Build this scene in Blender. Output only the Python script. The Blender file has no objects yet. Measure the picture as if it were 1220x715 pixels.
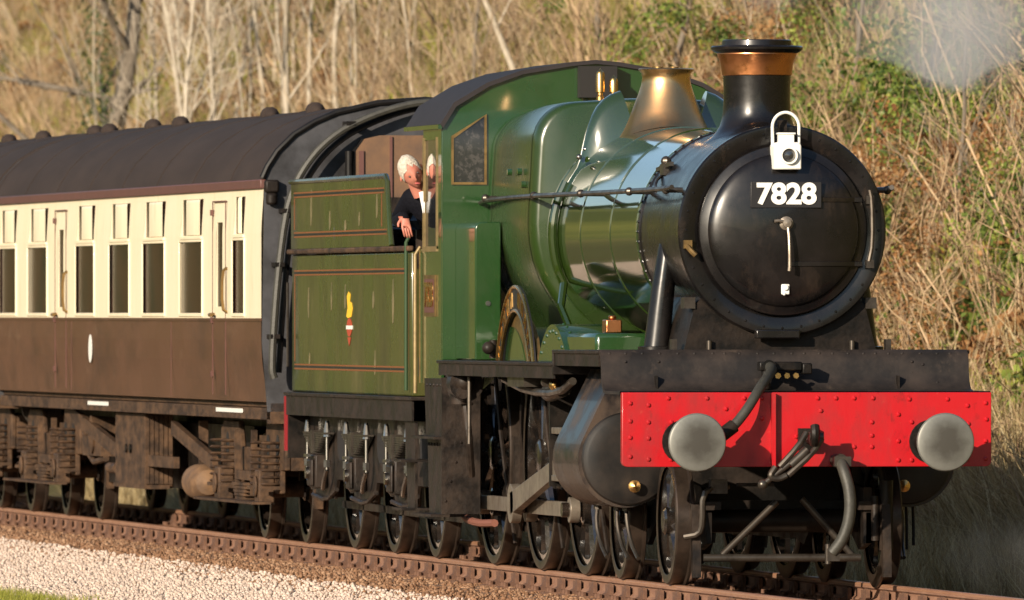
import bpy, bmesh, math, random
from mathutils import Vector, Matrix, noise
R = math.radians
random.seed(7)
scene = bpy.context.scene
col = scene.collection

# ------------------------------------------------------------------ camera
THETA = R(8.72)                       # angle between the line of sight and the track
CAM = Vector((102.1, -17.6, 1.96))
cd = bpy.data.cameras.new('camera')
cd.sensor_width = 36.0
cd.lens = 17190.0 / 1220.0 * 36.0
cd.clip_start = 1.0
cd.clip_end = 9000.0
cd.dof.use_dof = True
cd.dof.focus_distance = 107.0
cd.dof.aperture_fstop = 8.0
cam = bpy.data.objects.new('camera', cd)
col.objects.link(cam)
cam.location = CAM
view = Vector((-math.cos(THETA), math.sin(THETA), 13.5 / 17190.0))
cam.rotation_euler = view.to_track_quat('-Z', 'Y').to_euler()
scene.camera = cam

# ------------------------------------------------------------------ sky, sun, exposure
SUN_AZ = R(41.0)                      # from straight ahead of the engine towards the photographer's side
SUN_EL = R(17.0)
sun_dir = Vector((math.cos(SUN_AZ) * math.cos(SUN_EL), -math.sin(SUN_AZ) * math.cos(SUN_EL), math.sin(SUN_EL)))
world = bpy.data.worlds.new('World')
scene.world = world
world.use_nodes = True
wn = world.node_tree
bg = wn.nodes['Background']
sky = wn.nodes.new('ShaderNodeTexSky')
sky.sky_type = 'NISHITA'
sky.sun_disc = False
sky.sun_elevation = SUN_EL
# sky rotation is clockwise from +Y seen from above
sky.sun_rotation = math.atan2(sun_dir.x, sun_dir.y)
sky.air_density = 1.0
sky.dust_density = 0.5
sky.ozone_density = 1.6
bg.inputs['Strength'].default_value = 0.095
wn.links.new(sky.outputs[0], bg.inputs[0])
sd = bpy.data.lights.new('sun', 'SUN')
sd.energy = 5.0
sd.angle = R(0.55)
sd.color = (1.0, 0.86, 0.68)
sun = bpy.data.objects.new('sun', sd)
col.objects.link(sun)
sun.location = (30, -40, 40)
sun.rotation_euler = (-sun_dir).to_track_quat('-Z', 'Y').to_euler()
scene.view_settings.view_transform = 'Standard'
scene.view_settings.look = 'None'
scene.view_settings.exposure = 0.55
scene.view_settings.gamma = 1.0
scene.view_settings.use_curve_mapping = False
scene.render.engine = 'CYCLES'
scene.cycles.use_denoising = True
scene.cycles.max_bounces = 6
scene.cycles.volume_bounces = 3
scene.cycles.transparent_max_bounces = 12

# ------------------------------------------------------------------ materials
def mat(name, color, rough=0.5, metal=0.0, coat=0.0, var=0.0, var_col=None, scale=6.0, stretch=(1, 1, 1),
        bump=0.0, bump_scale=40.0, spec=0.5, rough_var=0.0, lo=0.4, hi=0.7):
    m = bpy.data.materials.new(name)
    m.use_nodes = True
    nt = m.node_tree
    b = nt.nodes['Principled BSDF']
    b.inputs['Base Color'].default_value = (*color, 1)
    b.inputs['Roughness'].default_value = rough
    b.inputs['Metallic'].default_value = metal
    b.inputs['Specular IOR Level'].default_value = spec
    b.inputs['Coat Weight'].default_value = coat
    b.inputs['Coat Roughness'].default_value = 0.06
    b.inputs['Coat IOR'].default_value = 1.7
    tc = nt.nodes.new('ShaderNodeTexCoord')
    mp = nt.nodes.new('ShaderNodeMapping')
    mp.inputs['Scale'].default_value = stretch
    nt.links.new(tc.outputs['Object'], mp.inputs[0])
    if var > 0:
        n = nt.nodes.new('ShaderNodeTexNoise')
        n.inputs['Scale'].default_value = scale
        n.inputs['Detail'].default_value = 6
        n.inputs['Roughness'].default_value = 0.65
        nt.links.new(mp.outputs[0], n.inputs['Vector'])
        r = nt.nodes.new('ShaderNodeMapRange')
        r.inputs['From Min'].default_value = lo
        r.inputs['From Max'].default_value = hi
        r.inputs['To Max'].default_value = var
        nt.links.new(n.outputs['Fac'], r.inputs['Value'])
        mx = nt.nodes.new('ShaderNodeMix')
        mx.data_type = 'RGBA'
        mx.inputs['A'].default_value = (*color, 1)
        mx.inputs['B'].default_value = (*(var_col or [c * 0.5 for c in color]), 1)
        nt.links.new(r.outputs[0], mx.inputs['Factor'])
        nt.links.new(mx.outputs['Result'], b.inputs['Base Color'])
        if rough_var:
            q = nt.nodes.new('ShaderNodeMapRange')
            q.inputs['From Min'].default_value = lo
            q.inputs['From Max'].default_value = hi
            q.inputs['To Min'].default_value = rough
            q.inputs['To Max'].default_value = rough + rough_var
            nt.links.new(n.outputs['Fac'], q.inputs['Value'])
            nt.links.new(q.outputs[0], b.inputs['Roughness'])
    if bump > 0:
        n2 = nt.nodes.new('ShaderNodeTexNoise')
        n2.inputs['Scale'].default_value = bump_scale
        n2.inputs['Detail'].default_value = 4
        nt.links.new(mp.outputs[0], n2.inputs['Vector'])
        bp = nt.nodes.new('ShaderNodeBump')
        bp.inputs['Strength'].default_value = bump
        bp.inputs['Distance'].default_value = 0.02
        nt.links.new(n2.outputs['Fac'], bp.inputs['Height'])
        nt.links.new(bp.outputs[0], b.inputs['Normal'])
    return m

def leaf_mat(name, c1, c2, c3=None, rough=0.7, trans=0.25):
    m = bpy.data.materials.new(name)
    m.use_nodes = True
    nt = m.node_tree
    b = nt.nodes['Principled BSDF']
    b.inputs['Roughness'].default_value = rough
    b.inputs['Specular IOR Level'].default_value = 0.25
    oi = nt.nodes.new('ShaderNodeObjectInfo')
    geo = nt.nodes.new('ShaderNodeNewGeometry')
    add = nt.nodes.new('ShaderNodeMath'); add.operation = 'ADD'
    mul = nt.nodes.new('ShaderNodeMath'); mul.operation = 'MULTIPLY'; mul.inputs[1].default_value = 0.5
    nt.links.new(oi.outputs['Random'], add.inputs[0])
    nt.links.new(geo.outputs['Random Per Island'], add.inputs[1])
    nt.links.new(add.outputs[0], mul.inputs[0])
    cr = nt.nodes.new('ShaderNodeValToRGB')
    cr.color_ramp.elements[0].color = (*c1, 1)
    cr.color_ramp.elements[0].position = 0.2
    cr.color_ramp.elements[1].color = (*c2, 1)
    cr.color_ramp.elements[1].position = 0.8
    if c3:
        e = cr.color_ramp.elements.new(0.5)
        e.color = (*c3, 1)
    nt.links.new(mul.outputs[0], cr.inputs[0])
    nt.links.new(cr.outputs[0], b.inputs['Base Color'])
    if trans > 0:
        tr = nt.nodes.new('ShaderNodeBsdfTranslucent')
        nt.links.new(cr.outputs[0], tr.inputs[0])
        ms = nt.nodes.new('ShaderNodeMixShader')
        ms.inputs[0].default_value = trans
        nt.links.new(b.outputs[0], ms.inputs[1])
        nt.links.new(tr.outputs[0], ms.inputs[2])
        nt.links.new(ms.outputs[0], nt.nodes['Material Output'].inputs[0])
    return m

M = {}
M['green'] = mat('engine_green', (0.013, 0.047, 0.011), 0.17, coat=0.7, var=0.5, var_col=(0.024, 0.05, 0.013), scale=2.2, rough_var=0.14, bump=0.02, bump_scale=7)
M['boiler_green'] = mat('boiler_green', (0.016, 0.034, 0.005), 0.07, coat=1.0, var=0.3, var_col=(0.024, 0.034, 0.006), scale=2.0, rough_var=0.04, bump=0.008, bump_scale=2.5, spec=1.0)
M['firebox_green'] = mat('firebox_green', (0.017, 0.038, 0.006), 0.24, coat=0.5, var=0.4, var_col=(0.028, 0.038, 0.008), scale=2.0, rough_var=0.12, bump=0.008, bump_scale=2.5)
M['firebox_green'].node_tree.nodes['Principled BSDF'].inputs['Coat Roughness'].default_value = 0.2
M['tender_green'] = mat('tender_green', (0.028, 0.046, 0.007), 0.22, coat=0.45, var=0.85, var_col=(0.10, 0.078, 0.026), scale=2.4, stretch=(.55, 1, 0.22), rough_var=0.25, bump=0.01, bump_scale=3, lo=0.40, hi=0.74)
M['black_gloss'] = mat('smokebox_black', (0.005, 0.0045, 0.0045), 0.24, coat=0.15, var=0.6, var_col=(0.014, 0.010, 0.009), scale=3.5, rough_var=0.15, bump=0.03, bump_scale=9, spec=.4)
M['door_black'] = mat('door_black', (0.0045, 0.004, 0.004), 0.25, coat=0.2, var=0.6, var_col=(0.013, 0.009, 0.008), scale=2.5, rough_var=0.14, bump=0.02, bump_scale=5, spec=.4)
M['black'] = mat('frame_black', (0.005, 0.0045, 0.004), 0.4, var=0.8, var_col=(0.026, 0.017, 0.012), scale=4, rough_var=0.25, bump=0.12, bump_scale=30, spec=.2)
M['grime'] = mat('grimy_black', (0.009, 0.007, 0.006), 0.4, var=0.9, var_col=(0.040, 0.026, 0.018), scale=5, rough_var=0.3, bump=0.2, bump_scale=25, spec=.25)
M['rustbrown'] = mat('dusty_underframe', (0.034, 0.021, 0.014), 0.65, var=0.85, var_col=(0.14, 0.078, 0.042), scale=9, stretch=(.35, 1, 1), bump=0.3, bump_scale=20, lo=0.38, hi=0.72, spec=.2)
M['apron'] = mat('apron_black', (0.014, 0.012, 0.0115), 0.5, var=0.85, var_col=(0.042, 0.031, 0.026), scale=3, rough_var=0.2, bump=0.1, bump_scale=18, spec=.25)
M['cylinder'] = mat('cylinder_cladding', (0.009, 0.008, 0.009), 0.36, coat=0.12, var=0.9, var_col=(0.06, 0.038, 0.025), scale=2.5, rough_var=0.3, bump=0.05, bump_scale=8, lo=.42, hi=.62, spec=.4)
M['red'] = mat('beam_red', (0.43, 0.005, 0.010), 0.36, coat=0.15, var=0.75, var_col=(0.15, 0.006, 0.006), scale=4.0, stretch=(1, 1, .45), rough_var=0.3, bump=0.08, bump_scale=12, lo=.48, hi=.78)
M['steel'] = mat('bright_steel', (0.40, 0.38, 0.35), 0.24, metal=1.0, var=0.8, var_col=(0.08, 0.06, 0.045), scale=7, rough_var=0.2)
M['oily'] = mat('oily_steel', (0.10, 0.085, 0.07), 0.33, metal=0.7, var=0.9, var_col=(0.03, 0.022, 0.017), scale=9, rough_var=0.15)
M['tyre'] = mat('wheel_tyre', (0.07, 0.05, 0.038), 0.36, metal=0.6, var=0.8, var_col=(0.015, 0.011, 0.009), scale=7)
M['brass'] = mat('brass', (0.80, 0.50, 0.18), 0.2, metal=1.0, var=0.5, var_col=(0.5, 0.27, 0.10), scale=5, rough_var=0.18)
M['copper'] = mat('copper', (0.72, 0.30, 0.12), 0.26, metal=1.0, var=0.6, var_col=(0.42, 0.16, 0.07), scale=7, rough_var=0.2)
M['bonnet_brass'] = mat('bonnet_brass', (0.76, 0.50, 0.24), 0.27, metal=1.0, var=0.7, var_col=(0.50, 0.24, 0.11), scale=3, rough_var=0.16)
M['dull_brass'] = mat('dull_brass', (0.30, 0.19, 0.07), 0.45, metal=0.8, var=0.7, var_col=(0.11, 0.065, 0.03), scale=12)
M['white'] = mat('white_paint', (0.80, 0.79, 0.74), 0.45, var=0.25, var_col=(0.6, 0.57, 0.5), scale=12)
M['cream'] = mat('carriage_cream', (0.82, 0.73, 0.53), 0.42, coat=0.1, var=0.4, var_col=(0.70, 0.56, 0.34), scale=1.8, stretch=(1.5, 1, 0.4), rough_var=0.1)
M['chocolate'] = mat('carriage_chocolate', (0.098, 0.046, 0.026), 0.4, coat=0.06, var=0.6, var_col=(0.135, 0.068, 0.038), scale=2, stretch=(.3, 1, 0.5), rough_var=0.12, spec=.25)
M['maroon'] = mat('cornice_brown', (0.12, 0.05, 0.04), 0.5, var=0.5, var_col=(0.08, 0.035, 0.028), scale=4)
M['roof'] = mat('carriage_roof', (0.036, 0.026, 0.022), 0.8, var=0.7, var_col=(0.055, 0.039, 0.032), scale=1.6, stretch=(0.5, 1.5, 1.5), bump=0.08, bump_scale=6, spec=0.15)
M['coach_end'] = mat('carriage_end_grey', (0.06, 0.06, 0.066), 0.5, var=0.9, var_col=(0.010, 0.009, 0.009), scale=2.2, bump=0.06, bump_scale=10, spec=.3)
M['cab_roof'] = mat('cab_roof_grey', (0.030, 0.025, 0.026), 0.65, var=0.5, var_col=(0.018, 0.015, 0.015), scale=4, spec=.2)
M['gangway'] = mat('gangway_brown', (0.16, 0.085, 0.042), 0.6, var=0.8, var_col=(0.07, 0.045, 0.032), scale=4)
M['rubber'] = mat('rubber_hose', (0.006, 0.0055, 0.0055), 0.45, var=0.6, var_col=(0.016, 0.014, 0.013), scale=14, spec=.2)
M['greyhose'] = mat('dusty_hose', (0.045, 0.043, 0.034), 0.55, var=0.6, var_col=(0.018, 0.016, 0.014), scale=14, bump=0.1, bump_scale=60)
M['rod'] = mat('rod_steel', (0.30, 0.255, 0.205), 0.36, metal=0.6, var=0.8, var_col=(0.11, 0.08, 0.055), scale=6, rough_var=0.2)
M['wheel'] = mat('wheel_black', (0.008, 0.007, 0.0065), 0.2, coat=0.8, var=0.7, var_col=(0.035, 0.023, 0.016), scale=7, rough_var=0.12, bump=0.15, bump_scale=22)
M['rail_green'] = mat('rail_green', (0.03, 0.06, 0.025), 0.6, spec=.2)
M['old_copper'] = mat('old_copper', (0.20, 0.085, 0.04), 0.45, metal=.6, var=.7, var_col=(.06, .035, .02), scale=14)
M['old_brass'] = mat('old_brass', (0.24, 0.17, 0.07), 0.55, metal=.3, var=.7, var_col=(.10, .07, .03), scale=12)
M['dark'] = mat('dark_interior', (0.012, 0.010, 0.009), 0.8)
M['orange'] = mat('lining_orange', (0.20, 0.065, 0.02), 0.5)
M['yellow'] = mat('crest_yellow', (0.85, 0.50, 0.03), 0.5)
M['crest_red'] = mat('crest_red', (0.40, 0.06, 0.025), 0.5)
M['plate_black'] = mat('plate_black', (0.012, 0.011, 0.012), 0.5)
M['rail'] = mat('rusty_rail', (0.21, 0.105, 0.066), 0.75, var=0.8, var_col=(0.32, 0.18, 0.11), scale=12, stretch=(0.4, 1, 1), bump=0.1)
M['railhead'] = mat('rail_head', (0.42, 0.22, 0.13), 0.45, metal=0.35, var=0.6, var_col=(0.28, 0.12, 0.06), scale=8, stretch=(0.2, 1, 1))
M['chair'] = mat('rail_chair_iron', (0.10, 0.05, 0.032), 0.85, var=0.8, var_col=(0.22, 0.11, 0.06), scale=9, bump=0.2)
M['sleeper'] = mat('timber_sleeper', (0.10, 0.06, 0.042), 0.9, var=0.8, var_col=(0.2, 0.115, 0.07), scale=6, stretch=(1, 0.2, 1), bump=0.3)
M['seat'] = mat('seat_moquette', (0.10, 0.03, 0.025), 0.9)
M['curtain'] = mat('compartment_wood', (0.12, 0.06, 0.03), 0.6)
M['skin'] = mat('skin', (0.50, 0.20, 0.14), 0.55, var=0.6, var_col=(0.42, 0.11, 0.08), scale=18)
M['hair'] = mat('white_hair', (0.58, 0.52, 0.44), 0.9, var=0.8, var_col=(0.34, 0.29, 0.23), scale=60, bump=0.7, bump_scale=60)
M['jacket'] = mat('navy_jacket', (0.004, 0.004, 0.007), 0.8, bump=0.5, bump_scale=30, spec=.15)
M['shirt'] = mat('white_shirt', (0.75, 0.74, 0.72), 0.8)
M['lip'] = mat('lips', (0.42, 0.10, 0.09), 0.5)
M['eye'] = mat('dark_eye', (0.03, 0.02, 0.02), 0.3)
M['coal'] = mat('coal', (0.012, 0.012, 0.013), 0.4, bump=0.6, bump_scale=9)

def glass_mat(name, color, alpha, rough=0.05, coat=0.5, spec=0.5):
    m = bpy.data.materials.new(name); m.use_nodes = True
    b = m.node_tree.nodes['Principled BSDF']
    b.inputs['Base Color'].default_value = (*color, 1)
    b.inputs['Roughness'].default_value = rough
    b.inputs['Alpha'].default_value = alpha
    b.inputs['Coat Weight'].default_value = coat
    b.inputs['Specular IOR Level'].default_value = spec
    return m
M['glass'] = glass_mat('window_glass', (0.036, 0.016, 0.012), 0.93, 0.2, 0.0, 0.04)
def vary(m, scale, c2, lo=.45, hi=.65):
    nt = m.node_tree; b = nt.nodes['Principled BSDF']
    tc = nt.nodes.new('ShaderNodeTexCoord'); n = nt.nodes.new('ShaderNodeTexNoise'); n.inputs['Scale'].default_value = scale; n.inputs['Detail'].default_value = 3
    nt.links.new(tc.outputs['Object'], n.inputs['Vector'])
    r = nt.nodes.new('ShaderNodeMapRange'); r.inputs['From Min'].default_value = lo; r.inputs['From Max'].default_value = hi
    nt.links.new(n.outputs['Fac'], r.inputs['Value'])
    mx = nt.nodes.new('ShaderNodeMix'); mx.data_type = 'RGBA'
    mx.inputs['A'].default_value = b.inputs['Base Color'].default_value; mx.inputs['B'].default_value = (*c2, 1)
    nt.links.new(r.outputs[0], mx.inputs['Factor']); nt.links.new(mx.outputs['Result'], b.inputs['Base Color'])
vary(M['glass'], 1.6, (0.012, 0.009, 0.009))
M['cab_glass'] = glass_mat('cab_glass', (0.03, 0.032, 0.035), 0.62)

def buffer_mat():
    """Steel buffer face: wiped bright round the edge, brown grease in the middle."""
    m = mat('buffer_steel', (0.50, 0.49, 0.43), 0.42, metal=0.35)
    nt = m.node_tree
    b = nt.nodes['Principled BSDF']
    tc = nt.nodes.new('ShaderNodeTexCoord')
    ln = nt.nodes.new('ShaderNodeVectorMath'); ln.operation = 'MULTIPLY'
    ln.inputs[1].default_value = (0, 1, 1)
    nt.links.new(tc.outputs['Object'], ln.inputs[0])
    le = nt.nodes.new('ShaderNodeVectorMath'); le.operation = 'LENGTH'
    nt.links.new(ln.outputs[0], le.inputs[0])
    n = nt.nodes.new('ShaderNodeTexNoise'); n.inputs['Scale'].default_value = 11; n.inputs['Detail'].default_value = 7
    nt.links.new(tc.outputs['Object'], n.inputs['Vector'])
    ma = nt.nodes.new('ShaderNodeMath'); ma.operation = 'MULTIPLY_ADD'
    ma.inputs[1].default_value = 0.16
    nt.links.new(n.outputs['Fac'], ma.inputs[0]); nt.links.new(le.outputs['Value'], ma.inputs[2])
    r = nt.nodes.new('ShaderNodeMapRange')
    r.inputs['From Min'].default_value = 0.15; r.inputs['From Max'].default_value = 0.265
    nt.links.new(ma.outputs[0], r.inputs['Value'])
    mx = nt.nodes.new('ShaderNodeMix'); mx.data_type = 'RGBA'
    mx.inputs['A'].default_value = (0.07, 0.065, 0.055, 1)
    mx.inputs['B'].default_value = (0.18, 0.18, 0.16, 1)
    nt.links.new(r.outputs[0], mx.inputs['Factor'])
    nt.links.new(mx.outputs['Result'], b.inputs['Base Color'])
    return m
M['buffer'] = buffer_mat()

def overlay(key, color, amount, scale, stretch=(1, 1, 1), lo=.5, hi=.7, detail=6):
    """Another layer of dirt or wear mixed into a paint."""
    nt = M[key].node_tree; b = nt.nodes['Principled BSDF']
    src_ = b.inputs['Base Color'].links[0].from_socket if b.inputs['Base Color'].links else None
    tc = nt.nodes.new('ShaderNodeTexCoord'); mp = nt.nodes.new('ShaderNodeMapping'); mp.inputs['Scale'].default_value = stretch
    mp.inputs['Location'].default_value = (3.7, 1.3, 8.1)
    n = nt.nodes.new('ShaderNodeTexNoise'); n.inputs['Scale'].default_value = scale; n.inputs['Detail'].default_value = detail
    n.inputs['Roughness'].default_value = .7
    nt.links.new(tc.outputs['Object'], mp.inputs[0]); nt.links.new(mp.outputs[0], n.inputs['Vector'])
    r = nt.nodes.new('ShaderNodeMapRange'); r.inputs['From Min'].default_value = lo; r.inputs['From Max'].default_value = hi; r.inputs['To Max'].default_value = amount
    nt.links.new(n.outputs['Fac'], r.inputs['Value'])
    mx = nt.nodes.new('ShaderNodeMix'); mx.data_type = 'RGBA'
    mx.inputs['A'].default_value = b.inputs['Base Color'].default_value
    if src_: nt.links.new(src_, mx.inputs['A'])
    mx.inputs['B'].default_value = (*color, 1)
    nt.links.new(r.outputs[0], mx.inputs['Factor']); nt.links.new(mx.outputs['Result'], b.inputs['Base Color'])
overlay('tender_green', (.012, .012, .004), .8, 3.0, (.6, 1, .3), .48, .68)
overlay('tender_green', (.22, .17, .08), .5, 5.0, (.6, 1, .25), .60, .76)
overlay('red', (.03, .008, .006), .7, 9, (1, 1, .7), .60, .76)
overlay('red', (.50, .10, .06), .3, 16, (1, 1, 1), .62, .72)
overlay('chocolate', (.035, .02, .013), .6, 2.2, (.2, 1, .6), .48, .70)
overlay('chocolate', (.20, .13, .08), .35, 6, (.25, 1, .8), .60, .75)
overlay('cream', (.42, .30, .16), .35, 3, (1.2, 1, .35), .56, .76)
overlay('green', (.038, .048, .02), .45, 4, (1, 1, .5), .55, .75)
overlay('apron', (.09, .065, .05), .6, 6, (1, 1, .6), .58, .74)
overlay('door_black', (.035, .024, .018), .6, 5, (1, 1, .5), .56, .74)
overlay('black_gloss', (.05, .032, .022), .6, 5, (1, 1, .6), .56, .74)

# ------------------------------------------------------------------ mesh builder
ORG = {}          # world position of a root and of everything below it

class MB:
    dx = 0.0
    warp = None
    def __init__(s):
        s.v = []; s.f = []
    def add(s, vs, fs):
        o = len(s.v)
        vs = [(p[0] + MB.dx, p[1], p[2]) for p in vs]
        s.v += [MB.warp(p) for p in vs] if MB.warp else vs
        s.f += [tuple(i + o for i in q) for q in fs]
        return s
    def box(s, x0, x1, y0, y1, z0, z1):
        if x0 > x1: x0, x1 = x1, x0
        if y0 > y1: y0, y1 = y1, y0
        vs = [(x, y, z) for x in (x0, x1) for y in (y0, y1) for z in (z0, z1)]
        return s.add(vs, [(0, 1, 3, 2), (4, 6, 7, 5), (0, 4, 5, 1), (2, 3, 7, 6), (0, 2, 6, 4), (1, 5, 7, 3)])
    def bar(s, p, q, w, h):
        """Square bar from p to q."""
        p, q = Vector(p), Vector(q)
        d = (q - p).normalized()
        u = d.cross(Vector((0, 0, 1)))
        if u.length < 1e-3: u = Vector((0, 1, 0))
        u.normalize(); w2 = d.cross(u)
        vs = []
        for c in (p, q):
            for a, b in ((-1, -1), (1, -1), (1, 1), (-1, 1)):
                vs.append(c + u * a * w / 2 + w2 * b * h / 2)
        return s.add(vs, [(3, 2, 1, 0), (4, 5, 6, 7), (0, 1, 5, 4), (1, 2, 6, 5), (2, 3, 7, 6), (3, 0, 4, 7)])
    def prism(s, pts, axis, a0, a1):
        """Polygon extruded along an axis. pts are the other two coordinates in xyz order."""
        def mk(p, a):
            if axis == 'x': return (a, p[0], p[1])
            if axis == 'y': return (p[0], a, p[1])
            return (p[0], p[1], a)
        n = len(pts)
        vs = [mk(p, a0) for p in pts] + [mk(p, a1) for p in pts]
        fs = [tuple(range(n - 1, -1, -1)), tuple(range(n, 2 * n))]
        fs += [(i, (i + 1) % n, n + (i + 1) % n, n + i) for i in range(n)]
        return s.add(vs, fs)
    def ring_surface(s, rings, closed=True, cap0=False, cap1=False):
        n = len(rings[0]); vs = [p for r in rings for p in r]; fs = []
        for k in range(len(rings) - 1):
            for i in range(n if closed else n - 1):
                j = (i + 1) % n
                fs.append((k * n + i, k * n + j, (k + 1) * n + j, (k + 1) * n + i))
        if cap0: fs.append(tuple(range(n - 1, -1, -1)))
        if cap1: fs.append(tuple((len(rings) - 1) * n + i for i in range(n)))
        return s.add(vs, fs)
    def lathe(s, o, axis, prof, n=32, cap0=False, cap1=False):
        """prof: list of (distance along axis, radius)."""
        o = Vector(o); ax = {'x': Vector((1, 0, 0)), 'y': Vector((0, 1, 0)), 'z': Vector((0, 0, 1))}[axis] if isinstance(axis, str) else Vector(axis).normalized()
        u = ax.orthogonal().normalized(); w = ax.cross(u)
        rings = [[o + ax * a + (u * math.cos(2 * math.pi * i / n) + w * math.sin(2 * math.pi * i / n)) * r for i in range(n)] for a, r in prof]
        return s.ring_surface(rings, True, cap0, cap1)
    def cyl(s, p, q, r, r2=None, n=16):
        p, q = Vector(p), Vector(q)
        L = (q - p).length
        return s.lathe(p, (q - p), [(0, r), (L, r if r2 is None else r2)], n, True, True)
    def tube(s, pts, r, n=8, smooth=0):
        pts = [Vector(p) for p in pts]
        for _ in range(smooth):
            q = [pts[0]]
            for a, b in zip(pts, pts[1:]):
                q += [a * 0.75 + b * 0.25, a * 0.25 + b * 0.75]
            pts = q + [pts[-1]]
        rs = r if isinstance(r, (list, tuple)) else None
        rings = []; u = None
        for i, p in enumerate(pts):
            d = (pts[min(i + 1, len(pts) - 1)] - pts[max(i - 1, 0)]).normalized()
            if u is None: u = d.orthogonal().normalized()
            u = (u - d * u.dot(d)).normalized(); w = d.cross(u)
            t = i / (len(pts) - 1)
            rr = (rs[0] + (rs[1] - rs[0]) * t) if rs else r
            rings.append([p + (u * math.cos(2 * math.pi * k / n) + w * math.sin(2 * math.pi * k / n)) * rr for k in range(n)])
        return s.ring_surface(rings, True, True, True)
    def sphere(s, c, r, n=12, m=8, sc=(1, 1, 1)):
        c = Vector(c)
        rings = []
        for i in range(m + 1):
            a = math.pi * i / m
            rr = max(math.sin(a), 1e-3) * r
            rings.append([c + Vector((math.cos(2 * math.pi * k / n) * rr * sc[0], math.sin(2 * math.pi * k / n) * rr * sc[1], -math.cos(a) * r * sc[2])) for k in range(n)])
        return s.ring_surface(rings)
    def rivet(s, c, d, r=0.013):
        c, d = Vector(c), Vector(d).normalized()
        u = d.orthogonal().normalized(); w = d.cross(u); n = 6
        ring = lambda h, q: [c + d * h * r + (u * math.cos(2 * math.pi * k / n) + w * math.sin(2 * math.pi * k / n)) * r * q for k in range(n)]
        return s.ring_surface([ring(-0.2, 1), ring(0.35, 0.85), ring(0.7, 0.4)], True, False, True)
    def mesh(s, name, org=(0, 0, 0), ang=32):
        me = bpy.data.meshes.new(name)
        me.from_pydata([(p[0] - org[0], p[1] - org[1], p[2] - org[2]) for p in s.v], [], s.f)
        bm = bmesh.new(); bm.from_mesh(me)
        bmesh.ops.recalc_face_normals(bm, faces=bm.faces)
        bm.to_mesh(me); bm.free()
        me.polygons.foreach_set('use_smooth', [True] * len(me.polygons))
        me.set_sharp_from_angle(angle=R(ang))
        return me
    def clusters(s):
        """Islands of connected faces, merged where their boxes touch."""
        par = list(range(len(s.v)))
        def find(i):
            while par[i] != i:
                par[i] = par[par[i]]; i = par[i]
            return i
        for f in s.f:
            a = find(f[0])
            for i in f[1:]:
                b = find(i)
                if a != b: par[b] = a
        box = {}
        for f in s.f:
            for i in f:
                r = find(i); p = s.v[i]
                if r not in box: box[r] = [list(p), list(p)]
                else:
                    lo, hi = box[r]
                    for k in range(3):
                        if p[k] < lo[k]: lo[k] = p[k]
                        if p[k] > hi[k]: hi[k] = p[k]
        ks = list(box)
        grp = {k: k for k in ks}
        def gf(k):
            while grp[k] != k: k = grp[k]
            return k
        if len(ks) > 1:
            for i, a in enumerate(ks):
                for b in ks[i + 1:]:
                    if all(box[a][0][k] - .012 <= box[b][1][k] and box[b][0][k] - .012 <= box[a][1][k] for k in range(3)):
                        ra, rb = gf(a), gf(b)
                        if ra != rb: grp[rb] = ra
        out = {}
        for f in s.f:
            out.setdefault(gf(find(f[0])), []).append(f)
        if len(out) == 1: return [s]
        res = []
        for fs in sorted(out.values(), key=len, reverse=True):
            ids = {}; q = MB()
            for f in fs:
                for i in f:
                    if i not in ids: ids[i] = len(q.v); q.v.append(s.v[i])
                q.f.append(tuple(ids[i] for i in f))
            res.append(q)
        return res
    def build(s, name, m, parent=None, label=None, bevel=0.0, ang=32, kind=None, origin=None):
        if kind not in ('stuff', 'one') and parent is not None and name != 'body':
            cl = s.clusters()
            if len(cl) > 1:
                first = cl[0].build(name, m, parent, label, bevel, ang, 'one', origin)
                for c_ in cl[1:]: c_.build(name, m, parent, None, bevel, ang, 'one', origin)
                return first
        if kind == 'one': kind = None
        org = ORG.get(parent.name, (0, 0, 0)) if parent else (0, 0, 0)
        at = origin or org
        me = s.mesh(name, at, ang)
        return put(me, name, m, parent, tuple(at[i] - org[i] for i in range(3)), label, bevel, kind, org)

def put(me, name, m, parent=None, loc=(0, 0, 0), label=None, bevel=0.0, kind=None, org=None):
    o = bpy.data.objects.new(name, me)
    col.objects.link(o)
    o.location = loc
    if m is not None and not me.materials:
        for x in (m if isinstance(m, (list, tuple)) else [m]): me.materials.append(M[x] if isinstance(x, str) else x)
    if parent is not None:
        o.parent = parent
        if org is None: org = ORG.get(parent.name, (0, 0, 0))
    if org is not None: ORG[o.name] = tuple(org[i] + loc[i] for i in range(3))
    if bevel > 0:
        b = o.modifiers.new('bevel', 'BEVEL'); b.width = bevel; b.segments = 2; b.limit_method = 'ANGLE'; b.angle_limit = R(40)
    if label: o['label'] = label
    if kind: o['kind'] = kind
    return o

def tag(o, label, cat, group=None, kind=None):
    if label: o['label'] = label
    if cat: o['category'] = cat
    if group: o['group'] = group
    if kind: o['kind'] = kind
    return o

def root(name, loc, label=None, cat=None, group=None, kind=None):
    e = bpy.data.objects.new(name, None)
    e.empty_display_size = 0.3
    col.objects.link(e)
    e.location = loc
    ORG[e.name] = tuple(loc)
    return tag(e, label, cat, group, kind)

def copy_tree(o, parent, loc):
    c = o.copy(); col.objects.link(c); c.parent = parent; c.location = loc
    for ch in o.children:
        copy_tree(ch, c, ch.location)
    return c

def text_mesh(s, size, depth, bold=0.0):
    cu = bpy.data.curves.new('text', 'FONT')
    cu.body = s; cu.size = size; cu.extrude = depth; cu.offset = bold
    cu.align_x = 'CENTER'; cu.align_y = 'CENTER'
    o = bpy.data.objects.new('text', cu)
    col.objects.link(o)
    dg = bpy.context.evaluated_depsgraph_get()
    me = bpy.data.meshes.new_from_object(o.evaluated_get(dg))
    bpy.data.objects.remove(o)
    me.materials.clear()
    return me

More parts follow.
